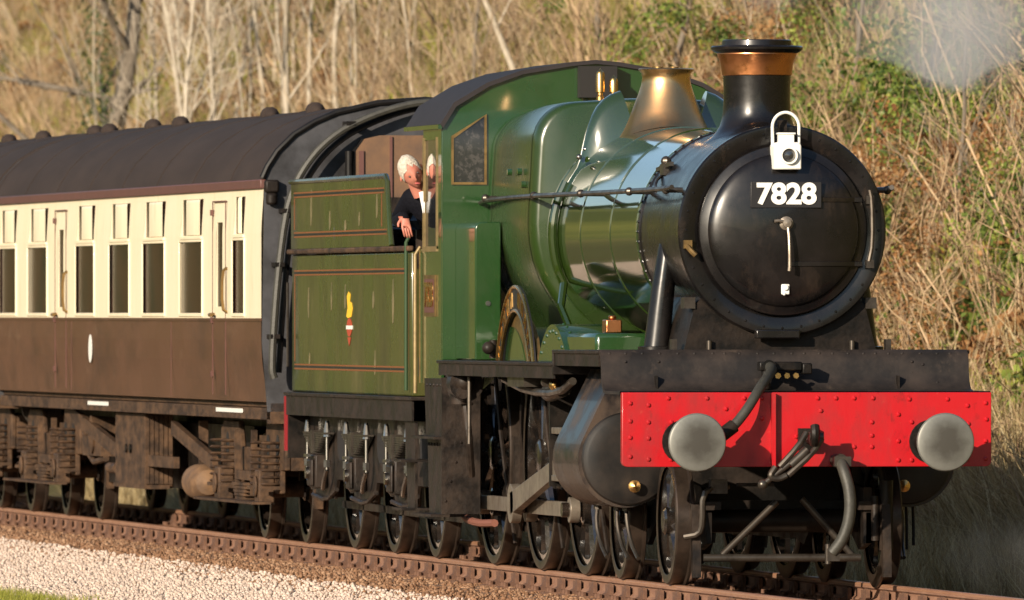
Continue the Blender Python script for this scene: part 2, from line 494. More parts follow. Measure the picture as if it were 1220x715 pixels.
def arc(cx, cy, r, a0, a1, n):
    return [(cx + r * math.cos(R(a0 + (a1 - a0) * i / n)), cy + r * math.sin(R(a0 + (a1 - a0) * i / n))) for i in range(n + 1)]

# ------------------------------------------------------------------ ground
def sm(a, b, t):
    t = max(0.0, min(1.0, (t - a) / (b - a)))
    return t * t * (3 - 2 * t)

def ground_z(x, y):
    if y > 0:
        z = -0.172 - 0.17 * sm(1.5, 3.0, y)
        if y > 6.8:
            t = y - 6.8
            foot = 0.25 * noise.noise((x * 0.12, 3.1, 0.0)) + 0.08 * noise.noise((x * 0.5, 1.7, 0.0))
            z += 1.12 * min(t, 13.0) * sm(0, 1.2, t) + 0.25 * max(0, min(t - 13.0, 60)) + foot * sm(0, 2, t)
            z += 0.22 * noise.noise((x * 0.3, y * 0.45, 2.0)) * sm(0.3, 2, t)
            z += 8 * sm(60, 600, t)
    else:
        z = -0.172 - 0.085 * sm(1.45, 2.3, -y) - 0.02 * sm(4.5, 6, -y)
        z -= 0.6 * sm(30, 90, -y)
        z += 42.0 * sm(28, 330, -y) + 25 * sm(330, 900, -y)
    z += 45 * sm(230, 520, -x) * (0 if abs(y) < 4 and y < 4 and x > -230 else 1)  # unseen hill behind the train, raised for the boiler to reflect
    return z

def spaced(lo, hi, fine_lo, fine_hi, step):
    out = []
    v = fine_lo
    while v <= fine_hi + 1e-6:
        out.append(v); v += step
    d = step; v = fine_hi
    while v < hi:
        d *= 1.35; v += d; out.append(min(v, hi))
    d = step; v = fine_lo; pre = []
    while v > lo:
        d *= 1.35; v -= d; pre.append(max(v, lo))
    return pre[::-1] + out

gx = spaced(-4000, 4000, -190, 40, 1.2)
gy = spaced(-4000, 4000, -8, 22, 0.45)
gv = [(x, y, ground_z(x, y)) for x in gx for y in gy]
ny = len(gy)
gf = [(i * ny + j, (i + 1) * ny + j, (i + 1) * ny + j + 1, i * ny + j + 1) for i in range(len(gx) - 1) for j in range(ny - 1)]
gm = bpy.data.meshes.new('ground')
gm.from_pydata(gv, [], gf)
gm.polygons.foreach_set('use_smooth', [True] * len(gm.polygons))

def ground_mat():
    """Ballast along the track, turf and leaf litter elsewhere."""
    m = bpy.data.materials.new('ground'); m.use_nodes = True
    nt = m.node_tree; N = nt.nodes; L = nt.links
    b = N['Principled BSDF']; b.inputs['Roughness'].default_value = 0.95; b.inputs['Specular IOR Level'].default_value = 0.15
    tc = N.new('ShaderNodeTexCoord'); sx = N.new('ShaderNodeSeparateXYZ'); L.new(tc.outputs['Object'], sx.inputs[0])
    def nz(scale, detail=6):
        n = N.new('ShaderNodeTexNoise'); n.inputs['Scale'].default_value = scale; n.inputs['Detail'].default_value = detail
        L.new(tc.outputs['Object'], n.inputs['Vector']); return n
    def ramp(src, cols):
        r = N.new('ShaderNodeValToRGB'); els = r.color_ramp.elements
        els[0].position, els[0].color = cols[0][0], (*cols[0][1], 1)
        els[1].position, els[1].color = cols[-1][0], (*cols[-1][1], 1)
        for p, c in cols[1:-1]:
            e = els.new(p); e.color = (*c, 1)
        L.new(src, r.inputs[0]); return r
    turf = ramp(nz(1.3).outputs['Fac'], [(0.3, (0.075, 0.085, 0.022)), (0.5, (0.14, 0.115, 0.04)), (0.7, (0.10, 0.06, 0.03))])
    field = ramp(nz(0.012, 5).outputs['Fac'], [(0.35, (0.36, 0.26, 0.08)), (0.5, (0.22, 0.21, 0.05)), (0.62, (0.10, 0.105, 0.03))])
    bal = ramp(nz(14).outputs['Fac'], [(0.3, (0.30, 0.22, 0.165)), (0.55, (0.44, 0.34, 0.26)), (0.75, (0.52, 0.42, 0.33))])
    brown = ramp(nz(5).outputs['Fac'], [(0.3, (0.16, 0.085, 0.045)), (0.7, (0.27, 0.16, 0.09))])
    def mask(lo, hi, wob=0.5):
        a = N.new('ShaderNodeMath'); a.operation = 'MULTIPLY_ADD'; a.inputs[1].default_value = wob
        L.new(nz(1.1).outputs['Fac'], a.inputs[0]); L.new(sx.outputs['Y'], a.inputs[2])
        r = N.new('ShaderNodeMapRange'); r.inputs['From Min'].default_value = lo + wob / 2; r.inputs['From Max'].default_value = hi + wob / 2
        L.new(a.outputs[0], r.inputs['Value']); return r
    def mix(f, a, b2):
        x = N.new('ShaderNodeMix'); x.data_type = 'RGBA'
        L.new(f.outputs[0], x.inputs['Factor']); L.new(a, x.inputs['A']); L.new(b2, x.inputs['B']); return x.outputs['Result']
    c = mix(mask(-40, -12, 3), field.outputs[0], turf.outputs[0])
    c = mix(mask(-5.6, -5.1), c, bal.outputs[0])
    c = mix(mask(-2.1, -1.7, 0.5), c, brown.outputs[0])
    c = mix(mask(2.2, 3.0), c, turf.outputs[0])
    L.new(c, b.inputs['Base Color'])
    bp = N.new('ShaderNodeBump'); bp.inputs['Strength'].default_value = 0.8; bp.inputs['Distance'].default_value = 0.05
    L.new(nz(18).outputs['Fac'], bp.inputs['Height']); L.new(bp.outputs[0], b.inputs['Normal'])
    return m
M['ground'] = ground_mat()
g = put(gm, 'ground', 'ground')
tag(g, None, None, kind='structure')

# ------------------------------------------------------------------ track
track = root('railway_track', (0, 0, -0.2), kind='structure')
prof = [(-.07, -.165), (.07, -.165), (.07, -.145), (.032, -.125), (.011, -.112), (.011, -.05), (.034, -.036), (.034, -.018), (-.034, -.018), (-.034, -.036), (-.011, -.05), (-.011, -.112), (-.032, -.125), (-.07, -.145)]
bull = [(-.034, -.148), (.034, -.148), (.034, -.118), (.011, -.102), (.011, -.048), (.034, -.034), (.034, -.004), (-.034, -.004), (-.034, -.034), (-.011, -.048), (-.011, -.102), (-.034, -.118)]
head = [(-.0345, -.02), (.0345, -.02), (.0345, -.008), (.027, 0), (-.027, 0), (-.0345, -.008)]
for s in (-1, 1):
    r = MB().prism([(s * .7525 + a, b) for a, b in bull], 'x', -260, 90).build('rail', 'rail', track, ang=50)
    MB().prism([(s * .7525 + a, b) for a, b in head], 'x', -260, 90).build('rail_head', 'railhead', r, ang=50)
chair_b = MB()
chair_b.box(-.1, .1, -.19, .19, -.165, -.148)
for s in (-1, 1):
    chair_b.prism([(s * .038, -.148), (s * .14, -.148), (s * .125, -.135), (s * .075, -.11), (s * .055, -.045), (s * .038, -.04)], 'x', -.055, .055)
    chair_b.cyl((.068, s * .13, -.15), (.068, s * .13, -.118), .02, n=6)
    chair_b.cyl((-.068, s * .13, -.15), (-.068, s * .13, -.118), .02, n=6)
chair_b.box(-.11, .11, -.062, -.034, -.128, -.05)     # oak key
chair_me = chair_b.mesh('rail_chair')
sl_b = MB().box(-.127, .127, -1.3, 1.3, -.29, -.165)
sleeper_me = sl_b.mesh('sleeper')
rs = random.Random(3)
for i in range(76):
    x = 7.2 - i * 0.762
    o = put(sleeper_me, 'sleeper', 'sleeper', track, (x, rs.uniform(-.03, .03), .2))
    for s in (-1, 1):
        put(chair_me, 'rail_chair', 'chair', track, (x, s * .7525, .2))
rest = MB()
for i in range(200):
    x = 7.2 - (i + 76) * 0.762
    rest.box(x - .127, x + .127, -1.3, 1.3, -.29, -.165)
for i in range(90):
    x = 7.2 + (i + 1) * 0.762
    rest.box(x - .127, x + .127, -1.3, 1.3, -.29, -.165)
rest.build('sleepers', 'sleeper', track, kind='stuff')

# ------------------------------------------------------------------ locomotive
BZ = 2.54                                   # boiler centre line
loco = root('steam_locomotive', (-3.5, 0, 0), 'green steam locomotive with black smokebox, red buffer beam and brass fittings', 'locomotive')

# frames, running plate, apron
b = MB()
for s in (-1, 1):
    b.prism([(-8.9, .8), (-8.9, 1.56), (.1, 1.56), (.1, 1.36), (1.08, 1.36), (1.08, .95), (.2, .95), (-.3, 1.15), (-1.8, 1.15), (-2.6, .8), (-4.6, .55), (-7.2, .55)], 'y', s * .52, s * .55)
b.box(-8.9, .1, -.5, .5, 1.2, 1.5)
b.build('main_frame', 'black', loco)
b = MB()
b.box(-7.62, -1.88, -1.36, 1.36, 1.562, 1.585)
b.box(-1.90, .18, -1.355, 1.355, 1.655, 1.68)
b.box(-1.90, -1.87, -1.353, 1.353, 1.5, 1.66)
b.build('running_plate', 'grime', loco, bevel=.004)
for s in (-1, 1):
    MB().box(-7.6, -1.9, s * 1.33, s * 1.345, 1.47, 1.561).box(-1.87, .17, s * 1.325, s * 1.34, 1.565, 1.654).build('valance', 'grime', loco)
ap = [(.18, 1.686), (.235, 1.66), (.265, 1.60), (.275, 1.52), (.30, 1.45), (.36, 1.405), (.45, 1.392), (1.10, 1.392)]
b = MB()
rings = [[(x, y, z) for y in [-1.335 + 2.67 * k / 12 for k in range(13)]] for x, z in ap]
b.ring_surface(rings, closed=False)
ap2 = [(.16, 1.66), (.21, 1.64), (.24, 1.58), (.25, 1.5), (.28, 1.43), (.35, 1.38), (.45, 1.37), (1.10, 1.37)]
b.ring_surface([[(x, y, z) for y in [-1.335 + 2.67 * k / 12 for k in range(13)]] for x, z in ap2], closed=False)
for yy in (-1.335, 1.335):
    for i in range(len(ap) - 1):
        b.add([(ap[i][0], yy, ap[i][1]), (ap[i + 1][0], yy, ap[i + 1][1]), (ap2[i + 1][0], yy, ap2[i + 1][1]), (ap2[i][0], yy, ap2[i][1])], [(0, 1, 2, 3)])
apron = b.build('front_apron', 'apron', loco, ang=50)
b = MB()
yy = -1.27
rr = random.Random(5)
while yy < 1.3:
    b.rivet((.232, yy, 1.657), (1, 0, .5), .013); yy += .105 + rr.uniform(-.02, .03)
for p in ((-.92, 1.60), (-.92, 1.52), (-.92, 1.44), (-1.16, 1.6), (.05, 1.56), (.92, 1.6), (.92, 1.52), (1.0, 1.58), (-.3, 1.42), (1.1, 1.45), (.6, 1.42)):
    b.rivet((.268 if p[1] > 1.5 else .3, p[0], p[1]), (1, 0, .2), .012)
b.build('rivets', 'apron', apron, kind='stuff')
MB().box(.29, .36, .80, .815, 1.395, 1.50).box(.29, .36, -.955, -.94, 1.395, 1.50).build('lamp_iron', 'black', apron)

# buffer beam
MB.dx = .30
b = MB()
out = [(-1.33, 1.385), (1.33, 1.385)] + arc(1.29, .897, .04, 0, -90, 4) + arc(-1.29, .897, .04, -90, -180, 4)
b.prism(out, 'x', .80, .87)
beam = b.build('buffer_beam', 'red', loco, 'red riveted front buffer beam', bevel=.004)
MB().prism([(.872, .862), (.93, .862), (.93, 1.38), (.872, 1.38)], 'y', -.262, -.235).build('beam_angle', 'red', beam)
b = MB()
rv = [(128,200),(176,205),(128,247),(176,250),(128,290),(176,292),(128,340),(176,347),(228,187),(330,187),(428,187),(236,250),(380,215),(430,220),(565,288),(622,187),(670,187),(718,187),(768,187),(864,190),(965,190),(1018,207),(1066,200),(1068,243),(630,220),(835,230),(765,250),(870,250),(1020,255),(765,285),(835,300),(718,315),(765,315),(835,350),(870,350),(885,300),(236,300),(236,347),(475,240),(475,187),(1066,300),(1066,347),(1018,347),(575,345)]
for zx, zy in rv:
    px, py = 690 + zx / 2.2, 390 + zy / 2.2
    b.rivet((.871, (px - 960) / 166.5 + .0, 1.385 - (py - 468) / 168.0), (1, 0, 0), .019)
b.build('rivets', 'red', beam, kind='stuff')

# buffers
for s in (-1, 1):
    bh = MB().lathe((.87, s * .89, 1.035), 'x', [(0, .155), (.025, .155), (.026, .125), (.06, .12), (.30, .10), (.34, .105), (.34, .078)], 24).build('buffer_housing', 'black', loco)
    MB().lathe((1.17, s * .89 + .012, 1.035), 'x', [(0, .075), (.20, .075), (.208, .2), (.222, .207), (.236, .2), (.242, .185), (.246, .10), (.247, .0005)], 40).build('buffer_head', 'buffer', loco, 'round steel buffer head with brown grease at its centre', origin=(1.6, s * .89 + .012, 1.035))

# coupling and hoses
b = MB().box(.88, .93, -.07, .07, .97, 1.13)
b.tube([(.90, 0, 1.05), (1.08, 0, 1.05), (1.18, 0, 1.02), (1.22, 0, 1.09), (1.19, 0, 1.15)], .033, 8, 2)
b.build('draw_hook', 'black', loco)
b = MB()
b.tube([(1.13, -.05, 1.10), (1.17, -.12, 1.0), (1.17, -.25, .86)], .022, 8, 1)
b.tube([(1.13, .06, 1.06), (1.18, -.02, .95), (1.18, -.19, .80)], .022, 8, 1)
b.cyl((1.17, -.05, .98), (1.17, -.17, .87), .034)
b.cyl((1.16, -.18, .88), (1.16, -.36, .74), .02); b.sphere((1.16, -.37, .735), .036)
b.tube([(1.17, -.28, .86), (1.18, -.33, .79), (1.17, -.26, .77), (1.17, -.2, .80)], .022, 8, 2)
b.cyl((1.12, -.03, 1.07), (1.12, .07, 1.07), .035)
b.build('screw_coupling', 'oily', loco)
MB.dx = 0.0
pipe = MB().box(.34, .46, -.22, .09, 1.535, 1.60).cyl((.42, -.17, 1.40), (.42, -.17, 1.54), .034).box(.36, .47, .09, .16, 1.51, 1.59).build('pipe_manifold', 'black', loco, bevel=.01)
nb = MB()
for k in range(3): nb.cyl((.465, -.09 + k * .065, 1.50), (.485, -.09 + k * .065, 1.50), .022, n=6)
nb.build('pipe_union', 'brass', pipe)
b = MB().tube([(.46, -.15, 1.565), (.66, -.16, 1.55), (1.0, -.25, 1.50), (1.26, -.36, 1.41), (1.34, -.45, 1.28), (1.37, -.54, 1.17), (1.38, -.60, 1.12)], .037, 12, 3)
b.build('vacuum_hose', 'greyhose', loco)
MB().cyl((1.37, -.56, 1.15), (1.39, -.65, 1.085), .05).cyl((.44, -.15, 1.565), (.50, -.152, 1.562), .048).build('hose_coupling', 'black', loco)
MB.dx = .30
b = MB().tube([(.98, .22, .90), (1.06, .23, .84), (1.10, .27, .68), (1.10, .27, .50), (1.08, .22, .34), (1.05, .15, .25)], .042, 12, 3)
sh = b.build('steam_heat_hose', 'greyhose', loco)
MB().cyl((.88, .21, .90), (1.0, .22, .90), .05).box(.96, 1.03, .17, .29, .86, .93).box(1.02, 1.07, .11, .20, .19, .28).cyl((1.045, .12, .17), (1.045, .12, .31), .022).build('hose_coupling', 'oily', sh)

MB.dx = 0.0
# smokebox
b = MB().lathe((-1.74, 0, BZ), 'x', [(0, .745), (.02, .752), (.09, .752), (.10, .742), (1.74, .742), (1.76, .757), (1.86, .757), (1.875, .745), (1.88, .66), (1.86, .62), (1.86, .0005)], 80)
smoke = b.build('smokebox', 'black_gloss', loco, 'black cylindrical smokebox with riveted rings')
b = MB()
for k in range(64):
    a = 2 * math.pi * k / 64
    d = Vector((0, math.cos(a), math.sin(a)))
    b.rivet(Vector((-1.68, 0, BZ)) + d * .753, d, .013)
    if k % 2 == 0:
        b.rivet(Vector((.135, 0, BZ)) + d * .70, (1, 0, 0), .012)
        b.rivet(Vector((-.03, 0, BZ)) + d * .743, d, .010)
b.build('rivets', 'black_gloss', smoke, kind='stuff')
# smokebox door
prof = [(.0, .607), (.018, .612), (.03, .606), (.034, .59), (.05, .55)]
for k in range(1, 13):
    a = k / 12 * math.pi / 2
    prof.append((.05 + .11 * math.sin(a), max(.55 * math.cos(a), .0005)))
door = MB().lathe((.14, 0, BZ), 'x', prof, 80).build('smokebox_door', 'door_black', loco, 'black domed smokebox door', ang=40)
def door_x(y, z):
    r = math.hypot(y, z - BZ)
    return .19 + .11 * math.sqrt(max(0, 1 - min(1, (r / .55)) ** 2))
for zz in (2.76, 2.30):
    pts = [(door_x(y, zz) + .004, y, zz) for y in [.02 + .055 * k for k in range(11)]]
    b = MB()
    rings = [[(x + dx, y, z + dz) for dx, dz in ((0, -.018), (.007, -.015), (.007, .015), (0, .018))] for x, y, z in pts]
    b.ring_surface(rings, False); b.build('hinge_strap', 'door_black', door)
b = MB().tube([(.20, .625, 2.83), (.205, .64, 2.76), (.205, .645, 2.45), (.20, .62, 2.32)], .016, 8, 1)
b.box(.15, .21, .60, .655, 2.73, 2.79).box(.15, .21, .60, .655, 2.27, 2.33)
b.build('hinge_pin', 'oily', door)
b = MB()
b.lathe((.29, 0, BZ + .05), 'x', [(0, .05), (.02, .05), (.03, .03), (.06, .03), (.065, .0005)], 16)
b.tube([(.335, .005, BZ + .04), (.36, .012, BZ - .06), (.365, .015, BZ - .25), (.36, .012, BZ - .29)], [.010, .014], 8, 1)
b.tube([(.32, 0, BZ + .05), (.335, -.05, BZ + .07), (.34, -.09, BZ + .065)], .012, 8, 1)
b.build('door_handle', 'rod', door)
MB().box(.255, .275, -.03, .03, BZ - .46, BZ - .385).cyl((.27, .0, BZ - .41), (.29, .0, BZ - .41), .022).cyl((.27, -.01, BZ - .455), (.285, -.01, BZ - .455), .012).build('door_catch', 'white', door, 'small white painted catch low on the door', bevel=.008)
MB().tube([(.14, -.70, 2.44), (.19, -.68, 2.40), (.20, -.64, 2.36)], .02, 8, 1).box(.12, .17, -.72, -.66, 2.41, 2.47).build('door_clamp', 'dull_brass', smoke)
MB().box(.10, .20, -.20, .12, 1.765, 1.83).build('ash_lip', 'black_gloss', smoke, bevel=.01)
# number plate
npl = MB().box(.285, .302, -.257, .257, 2.700, 2.888).build('number_plate', 'plate_black', loco, 'black plate with white raised figures 7828', bevel=.004)
tm = text_mesh('7828', .205, .004, .0075)
tm.transform(Matrix(((0, 0, 1, 0), (1.0, 0, 0, 0), (0, 1, 0, 0), (0, 0, 0, 1))))
o = put(tm, 'number', 'white', npl, (.307 + 3.5, 0, 2.795))
wdt = max(v.co.y for v in tm.vertices) - min(v.co.y for v in tm.vertices)
o.scale = (1, .435 / wdt, 1.0)
# lamp iron on top of the door
MB().box(.10, .16, -.03, .03, 3.27, 3.33).box(.14, .155, -.03, .03, 2.98, 3.32).box(.15, .20, -.03, .03, 2.95, 2.97).build('lamp_iron', 'black', smoke)

# chimney and safety valve bonnet, fitted to the curve below them
def saddle(x0, zc, R0, prof, n=48):
    """prof: (radius, height above the saddle top, how plain 0..1)."""
    rings = []
    for r, h, w in prof:
        ring = []
        for k in range(n):
            a = 2 * math.pi * k / n
            dx, dy = r * math.cos(a), r * math.sin(a)
            zb = zc + math.sqrt(max(R0 * R0 - dy * dy, 0))
            z = zb * (1 - w) + (zc + R0) * w + h
            ring.append((x0 + dx, dy, z))
        rings.append(ring)
    return rings
ch = MB().ring_surface(saddle(-.95, BZ, .742, [(.40, -.004, 0), (.375, .006, 0), (.33, .014, .0), (.295, .03, .15), (.27, .05, .4), (.254, .085, .75), (.245, .13, 1), (.242, .20, 1), (.243, .30, 1), (.246, .385, 1)])).build('chimney', 'black_gloss', loco, 'black chimney with copper band and flared rim', ang=60)
zt = BZ + .742
MB().lathe((-.95, 0, zt), 'z', [(.385, .25), (.39, .254), (.46, .262), (.50, .272), (.54, .29), (.55, .288)], 48).build('copper_band', 'copper', ch)
MB().lathe((-.95, 0, zt), 'z', [(.545, .285), (.555, .31), (.575, .333), (.59, .335), (.60, .325), (.605, .255), (.64, .25), (.645, .24), (.63, .20), (.3, .19), (.3, .0005)], 48).build('chimney_rim', 'black_gloss', ch)
# boiler
boiler = MB().lathe((0, 0, BZ), 'x', [(-1.745, .748), (-3.2, .775), (-5.60, .822)], 80).build('boiler', 'boiler_green', loco, 'glossy green tapered boiler barrel')
for x, r in ((-1.80, .751), (-2.9, .771), (-4.15, .795), (-5.50, .822)):
    MB().lathe((x, 0, BZ), 'x', [(-.028, r - .004), (-.027, r + .004), (.027, r + .004), (.028, r - .004)], 80).build('boiler_band', 'boiler_green', boiler)
bn = MB().ring_surface(saddle(-5.0, BZ, .81, [(.36, -.004, 0), (.345, .012, 0), (.325, .03, .05), (.297, .065, .25), (.268, .115, .5), (.238, .18, .8), (.208, .25, 1), (.188, .315, 1), (.179, .365, 1), (.186, .40, 1), (.206, .42, 1), (.21, .43, 1), (.20, .437, 1), (.165, .43, 1), (.155, .25, 1), (.0005, .25, 1)])).build('safety_valve_bonnet', 'bonnet_brass', loco, 'polished brass safety valve bonnet', ang=60)
MB().cyl((-5.0, -.06, 3.7), (-5.0, -.06, 3.80), .035).cyl((-5.0, .06, 3.7), (-5.0, .06, 3.80), .035).build('safety_valve', 'dull_brass', bn)
# top feed covers each side of the bonnet
for s in (-1, 1):
    b = MB(); rings = []
    for k in range(15):
        t = k / 14
        a = R(17 + 50 * t)
        h = .02 + .30 * (1 - sm(0.05, .75, t)) + .03
        hw = .15 - .05 * sm(.3, .8, t)
        ring = []
        for q in range(9):
            w = -1 + 2 * q / 8
            rad = .80 + h * max(0, 1 - abs(w) ** 3.0) ** .5 - .02
            ring.append((-5.15 + w * hw, s * rad * math.sin(a), BZ + rad * math.cos(a)))
        rings.append(ring)
    b.ring_surface(rings, False)
    b.add(rings[0], [tuple(range(9))]); b.add(rings[-1], [tuple(range(9))])
    tf = b.build('top_feed_cover', 'boiler_green', loco, ang=60)
    pts = [(-5.12, s * .845 * math.sin(R(a)), BZ + .845 * math.cos(R(a))) for a in range(62, 122, 6)] + [(-5.0, s * .8, BZ - .55), (-4.6, s * .78, BZ - .75)]
    MB().tube(pts, .03, 8).build('feed_pipe', 'boiler_green', tf)
    MB().sphere((-5.02, s * .66, BZ + .58), .022).sphere((-5.08, s * .60, BZ + .64), .02).build('pipe_flange', 'steel', tf)

# firebox (square shouldered)
def fb_section(k, dx=0):
    hw, top, rad = .945 * k, 3.575 - (1 - k) * .35, .32
    pts = [(-.60, 1.60), (-.635, 1.80), (-.70, 1.95), (-hw + .155, 2.08), (-hw + .085, 2.20), (-hw + .035, 2.34), (-hw + .008, 2.48), (-hw, 2.62), (-hw + .012, 2.9)]
    cx, cy = -hw + .03 + rad, top - rad - .03
    pts += [(cx + rad * math.cos(R(a)), cy + (rad + .0) * math.sin(R(a))) for a in range(180, 89, -12)]
    pts += [(-.2, top - .005), (0, top)]
    return pts + [(-y, z) for y, z in pts[-2::-1]]
rings = []
for x, k in ((-5.54, .93), (-5.55, .955), (-5.575, .98), (-5.62, .996), (-5.68, 1.0), (-6.6, .985), (-7.5, .93), (-8.42, .87)):
    rings.append([(x, y, z) for y, z in fb_section(k)])
fbx = MB().ring_surface(rings, True, True, True).build('firebox', 'firebox_green', loco, 'square shouldered green firebox', ang=38)
b = MB()
for x, kq in ((-5.70, 1.006), (-8.3, .885)):
    sec = fb_section(kq)
    b.ring_surface([[(x + d, y, z) for y, z in sec] for d in (-.022, .022)], False)
b.build('firebox_band', 'firebox_green', fbx)
b = MB()
for (x, a) in ((-6.1, 0), (-6.6, 0), (-5.9, 1)):
    b.cyl((x, -.93, 3.02 - .1 * a), (x, -.965, 3.02 - .1 * a), .025, n=8)
b.build('washout_plug', 'green', fbx)

# cab: set out 1.1 m further back and a little narrower than the figures below read
def cab_place(p):
    a = abs(p[1])
    return (p[0] - 1.1, math.copysign(max(a * 1.01 - .18, a * .5), p[1]), 1.96 + (p[2] - 1.96) * 1.01 if p[2] > 1.96 else p[2])
MB.warp = cab_place
# cab
prof_r = [(-1.385, 3.395), (-1.28, 3.56), (-1.02, 3.715), (-.755, 3.808), (-.364, 3.873), (0, 3.89)]
prof_r = prof_r + [(-y, z) for y, z in prof_r[-2::-1]]
fp = [(-1.362, 1.586), (-1.362, 3.372)] + [(y * .985, z - .012) for y, z in prof_r[1:-1]] + [(1.362, 3.372), (1.362, 1.586)]
cab = MB().prism(fp, 'x', -7.34, -7.30).build('cab_front', 'green', loco)
for s in (-1, 1):
    q = [(s * 1.278, 2.95), (s * 1.04, 2.95), (s * 1.04, 3.455), (s * 1.278, 3.285)]
    def ins(d):
        cxx = sum(p[0] for p in q) / 4; czz = sum(p[1] for p in q) / 4
        return [(p[0] + d * (1 if p[0] > cxx else -1), p[1] + d * (1 if p[1] > czz else -1)) for p in q]
    w = MB()
    qo, qi = ins(.018), q
    rings = [[(-7.298, y, z) for y, z in qo], [(-7.28, y, z) for y, z in qo], [(-7.28, y, z) for y, z in qi], [(-7.299, y, z) for y, z in qi]]
    w.ring_surface(rings)
    wf = w.build('spectacle_window', 'dull_brass', cab)
    MB().prism(q, 'x', -7.296, -7.292).build('pane', mat('spectacle_glass', (.012, .012, .014), .1, coat=.6, var=.9, var_col=(.05, .045, .045), scale=22, lo=.5, hi=.6), cab)
b = MB(); n = len(prof_r)
ro = [[(x, y, z) for y, z in prof_r] for x in (-7.26, -9.12)]
ri = [[(x, y * .985, z - .03) for y, z in prof_r] for x in (-7.26, -9.12)]
b.ring_surface(ro, False); b.ring_surface(ri, False)
for k in (0, 1):
    for i in range(n - 1):
        b.add([ro[k][i], ro[k][i + 1], ri[k][i + 1], ri[k][i]], [(0, 1, 2, 3)])
for i in (0, n - 1):
    b.add([ro[0][i], ro[1][i], ri[1][i], ri[0][i]], [(0, 1, 2, 3)])
rf = b.build('cab_roof', 'cab_roof', loco, ang=40)
for s in (-1, 1): MB().box(-9.12, -7.27, s * 1.37, s * 1.40, 3.36, 3.392).build('rain_strip', 'green', rf)
for s in (-1, 1):
    b = MB()
    b.box(-8.50, -7.342, s * 1.345, s * 1.365, 1.40, 2.44)
    b.box(-7.56, -7.342, s * 1.345, s * 1.365, 2.44, 3.37)
    b.box(-8.30, -7.56, s * 1.345, s * 1.365, 3.28, 3.37)
    cs = b.build('cab_side', 'green', loco)
    MB().box(-8.31, -8.25, s * 1.34, s * 1.372, 2.44, 3.30).box(-7.60, -7.55, s * 1.34, s * 1.372, 2.44, 3.30).box(-8.31, -7.55, s * 1.34, s * 1.374, 2.42, 2.46).build('window_frame', 'old_brass', cs)
    MB().box(-8.25, -7.60, s * 1.350, s * 1.354, 2.46, 3.28).build('pane', 'cab_glass', cs)
    MB().tube([(-8.50, s * 1.40, 1.32), (-8.50, s * 1.40, 2.40), (-8.50, s * 1.36, 2.46)], .015, 8).build('cab_handrail', 'old_brass', cs)
    MB().box(-8.515, -8.49, s * 1.343, s * 1.37, 1.4, 2.44).build('beading', 'dull_brass', cs)
    pl = MB().box(-8.16, -7.60, s * 1.366, s * 1.380, 1.92, 2.24).build('cab_number_plate', 'dull_brass', cs, 'brass cab side plate with figures 7828')
    tm2 = text_mesh('7828', .26, .004, .006)
    if s < 0: tm2.transform(Matrix(((1, 0, 0, 0), (0, 0, -1, 0), (0, 1, 0, 0), (0, 0, 0, 1))))
    else: tm2.transform(Matrix(((-1, 0, 0, 0), (0, 0, 1, 0), (0, 1, 0, 0), (0, 0, 0, 1))))
    wd = max(v.co.x for v in tm2.vertices) - min(v.co.x for v in tm2.vertices)
    t = MB().box(-8.13, -7.63, s * 1.381, s * 1.383, 1.95, 2.21).build('plate_field', 'maroon', cs)
    # figures belong to the side sheet so that nothing sits deeper than thing > part > sub-part
    o = put(tm2, 'number', 'brass', cs, (-8.98 + 3.5, s * (1.387 * 1.01 - .18), 2.08)); o.scale.x = .44 / wd
b = MB().box(-8.9, -7.35, -1.33, 1.33, 1.45, 1.60)
b.box(-7.9, -7.36, -.75, .75, 1.6, 3.2)
b.build('cab_floor', 'dark', loco)
MB().cyl((-7.88, -.5, 2.6), (-7.92, -.5, 2.6), .09).cyl((-7.88, -.2, 2.75), (-7.92, -.2, 2.75), .08).build('gauge', 'dull_brass', loco)
# whistles before the cab
MB.warp = None
for yy, zz, h in ((-.015, 3.57, .26), (.09, 3.57, .2)):
    MB().lathe((-8.05, yy, zz), 'z', [(0, .03), (.05, .03), (.06, .022), (.08, .022), (.085, .036), (h * .85, .036), (h * .85 + .02, .028), (h * .85 + .03, .012), (h * .85 + .05, .0005)], 16).build('whistle', 'brass', loco)
MB.warp = cab_place
MB().box(-7.29, -7.15, -.28, .30, 3.60, 3.84).build('whistle_shield', 'dark', loco)

# tall green box in front of the cab
bp = arc(-1.205, 2.585, .055, 180, 90, 5) + [(-1.06, 2.64), (-1.06, 1.587), (-1.26, 1.587)]
for s in (-1, 1):
    tb = MB().prism([(y * -s, z) for y, z in bp], 'x', -7.298, -6.3).build('tool_tunnel', 'green', loco, bevel=.01)
    MB().cyl((-6.29, s * 1.16, 2.02), (-6.30, s * 1.16, 2.02), .02).build('catch', 'steel', tb)
MB().cyl((-6.1, -1.15, 1.66), (-6.1, -.95, 1.66), .05).cyl((-6.1, -1.15, 1.6), (-6.1, -1.15, 1.74), .03).sphere((-6.0, -1.2, 1.68), .05).build('oil_box', 'grime', loco)

MB.warp = None
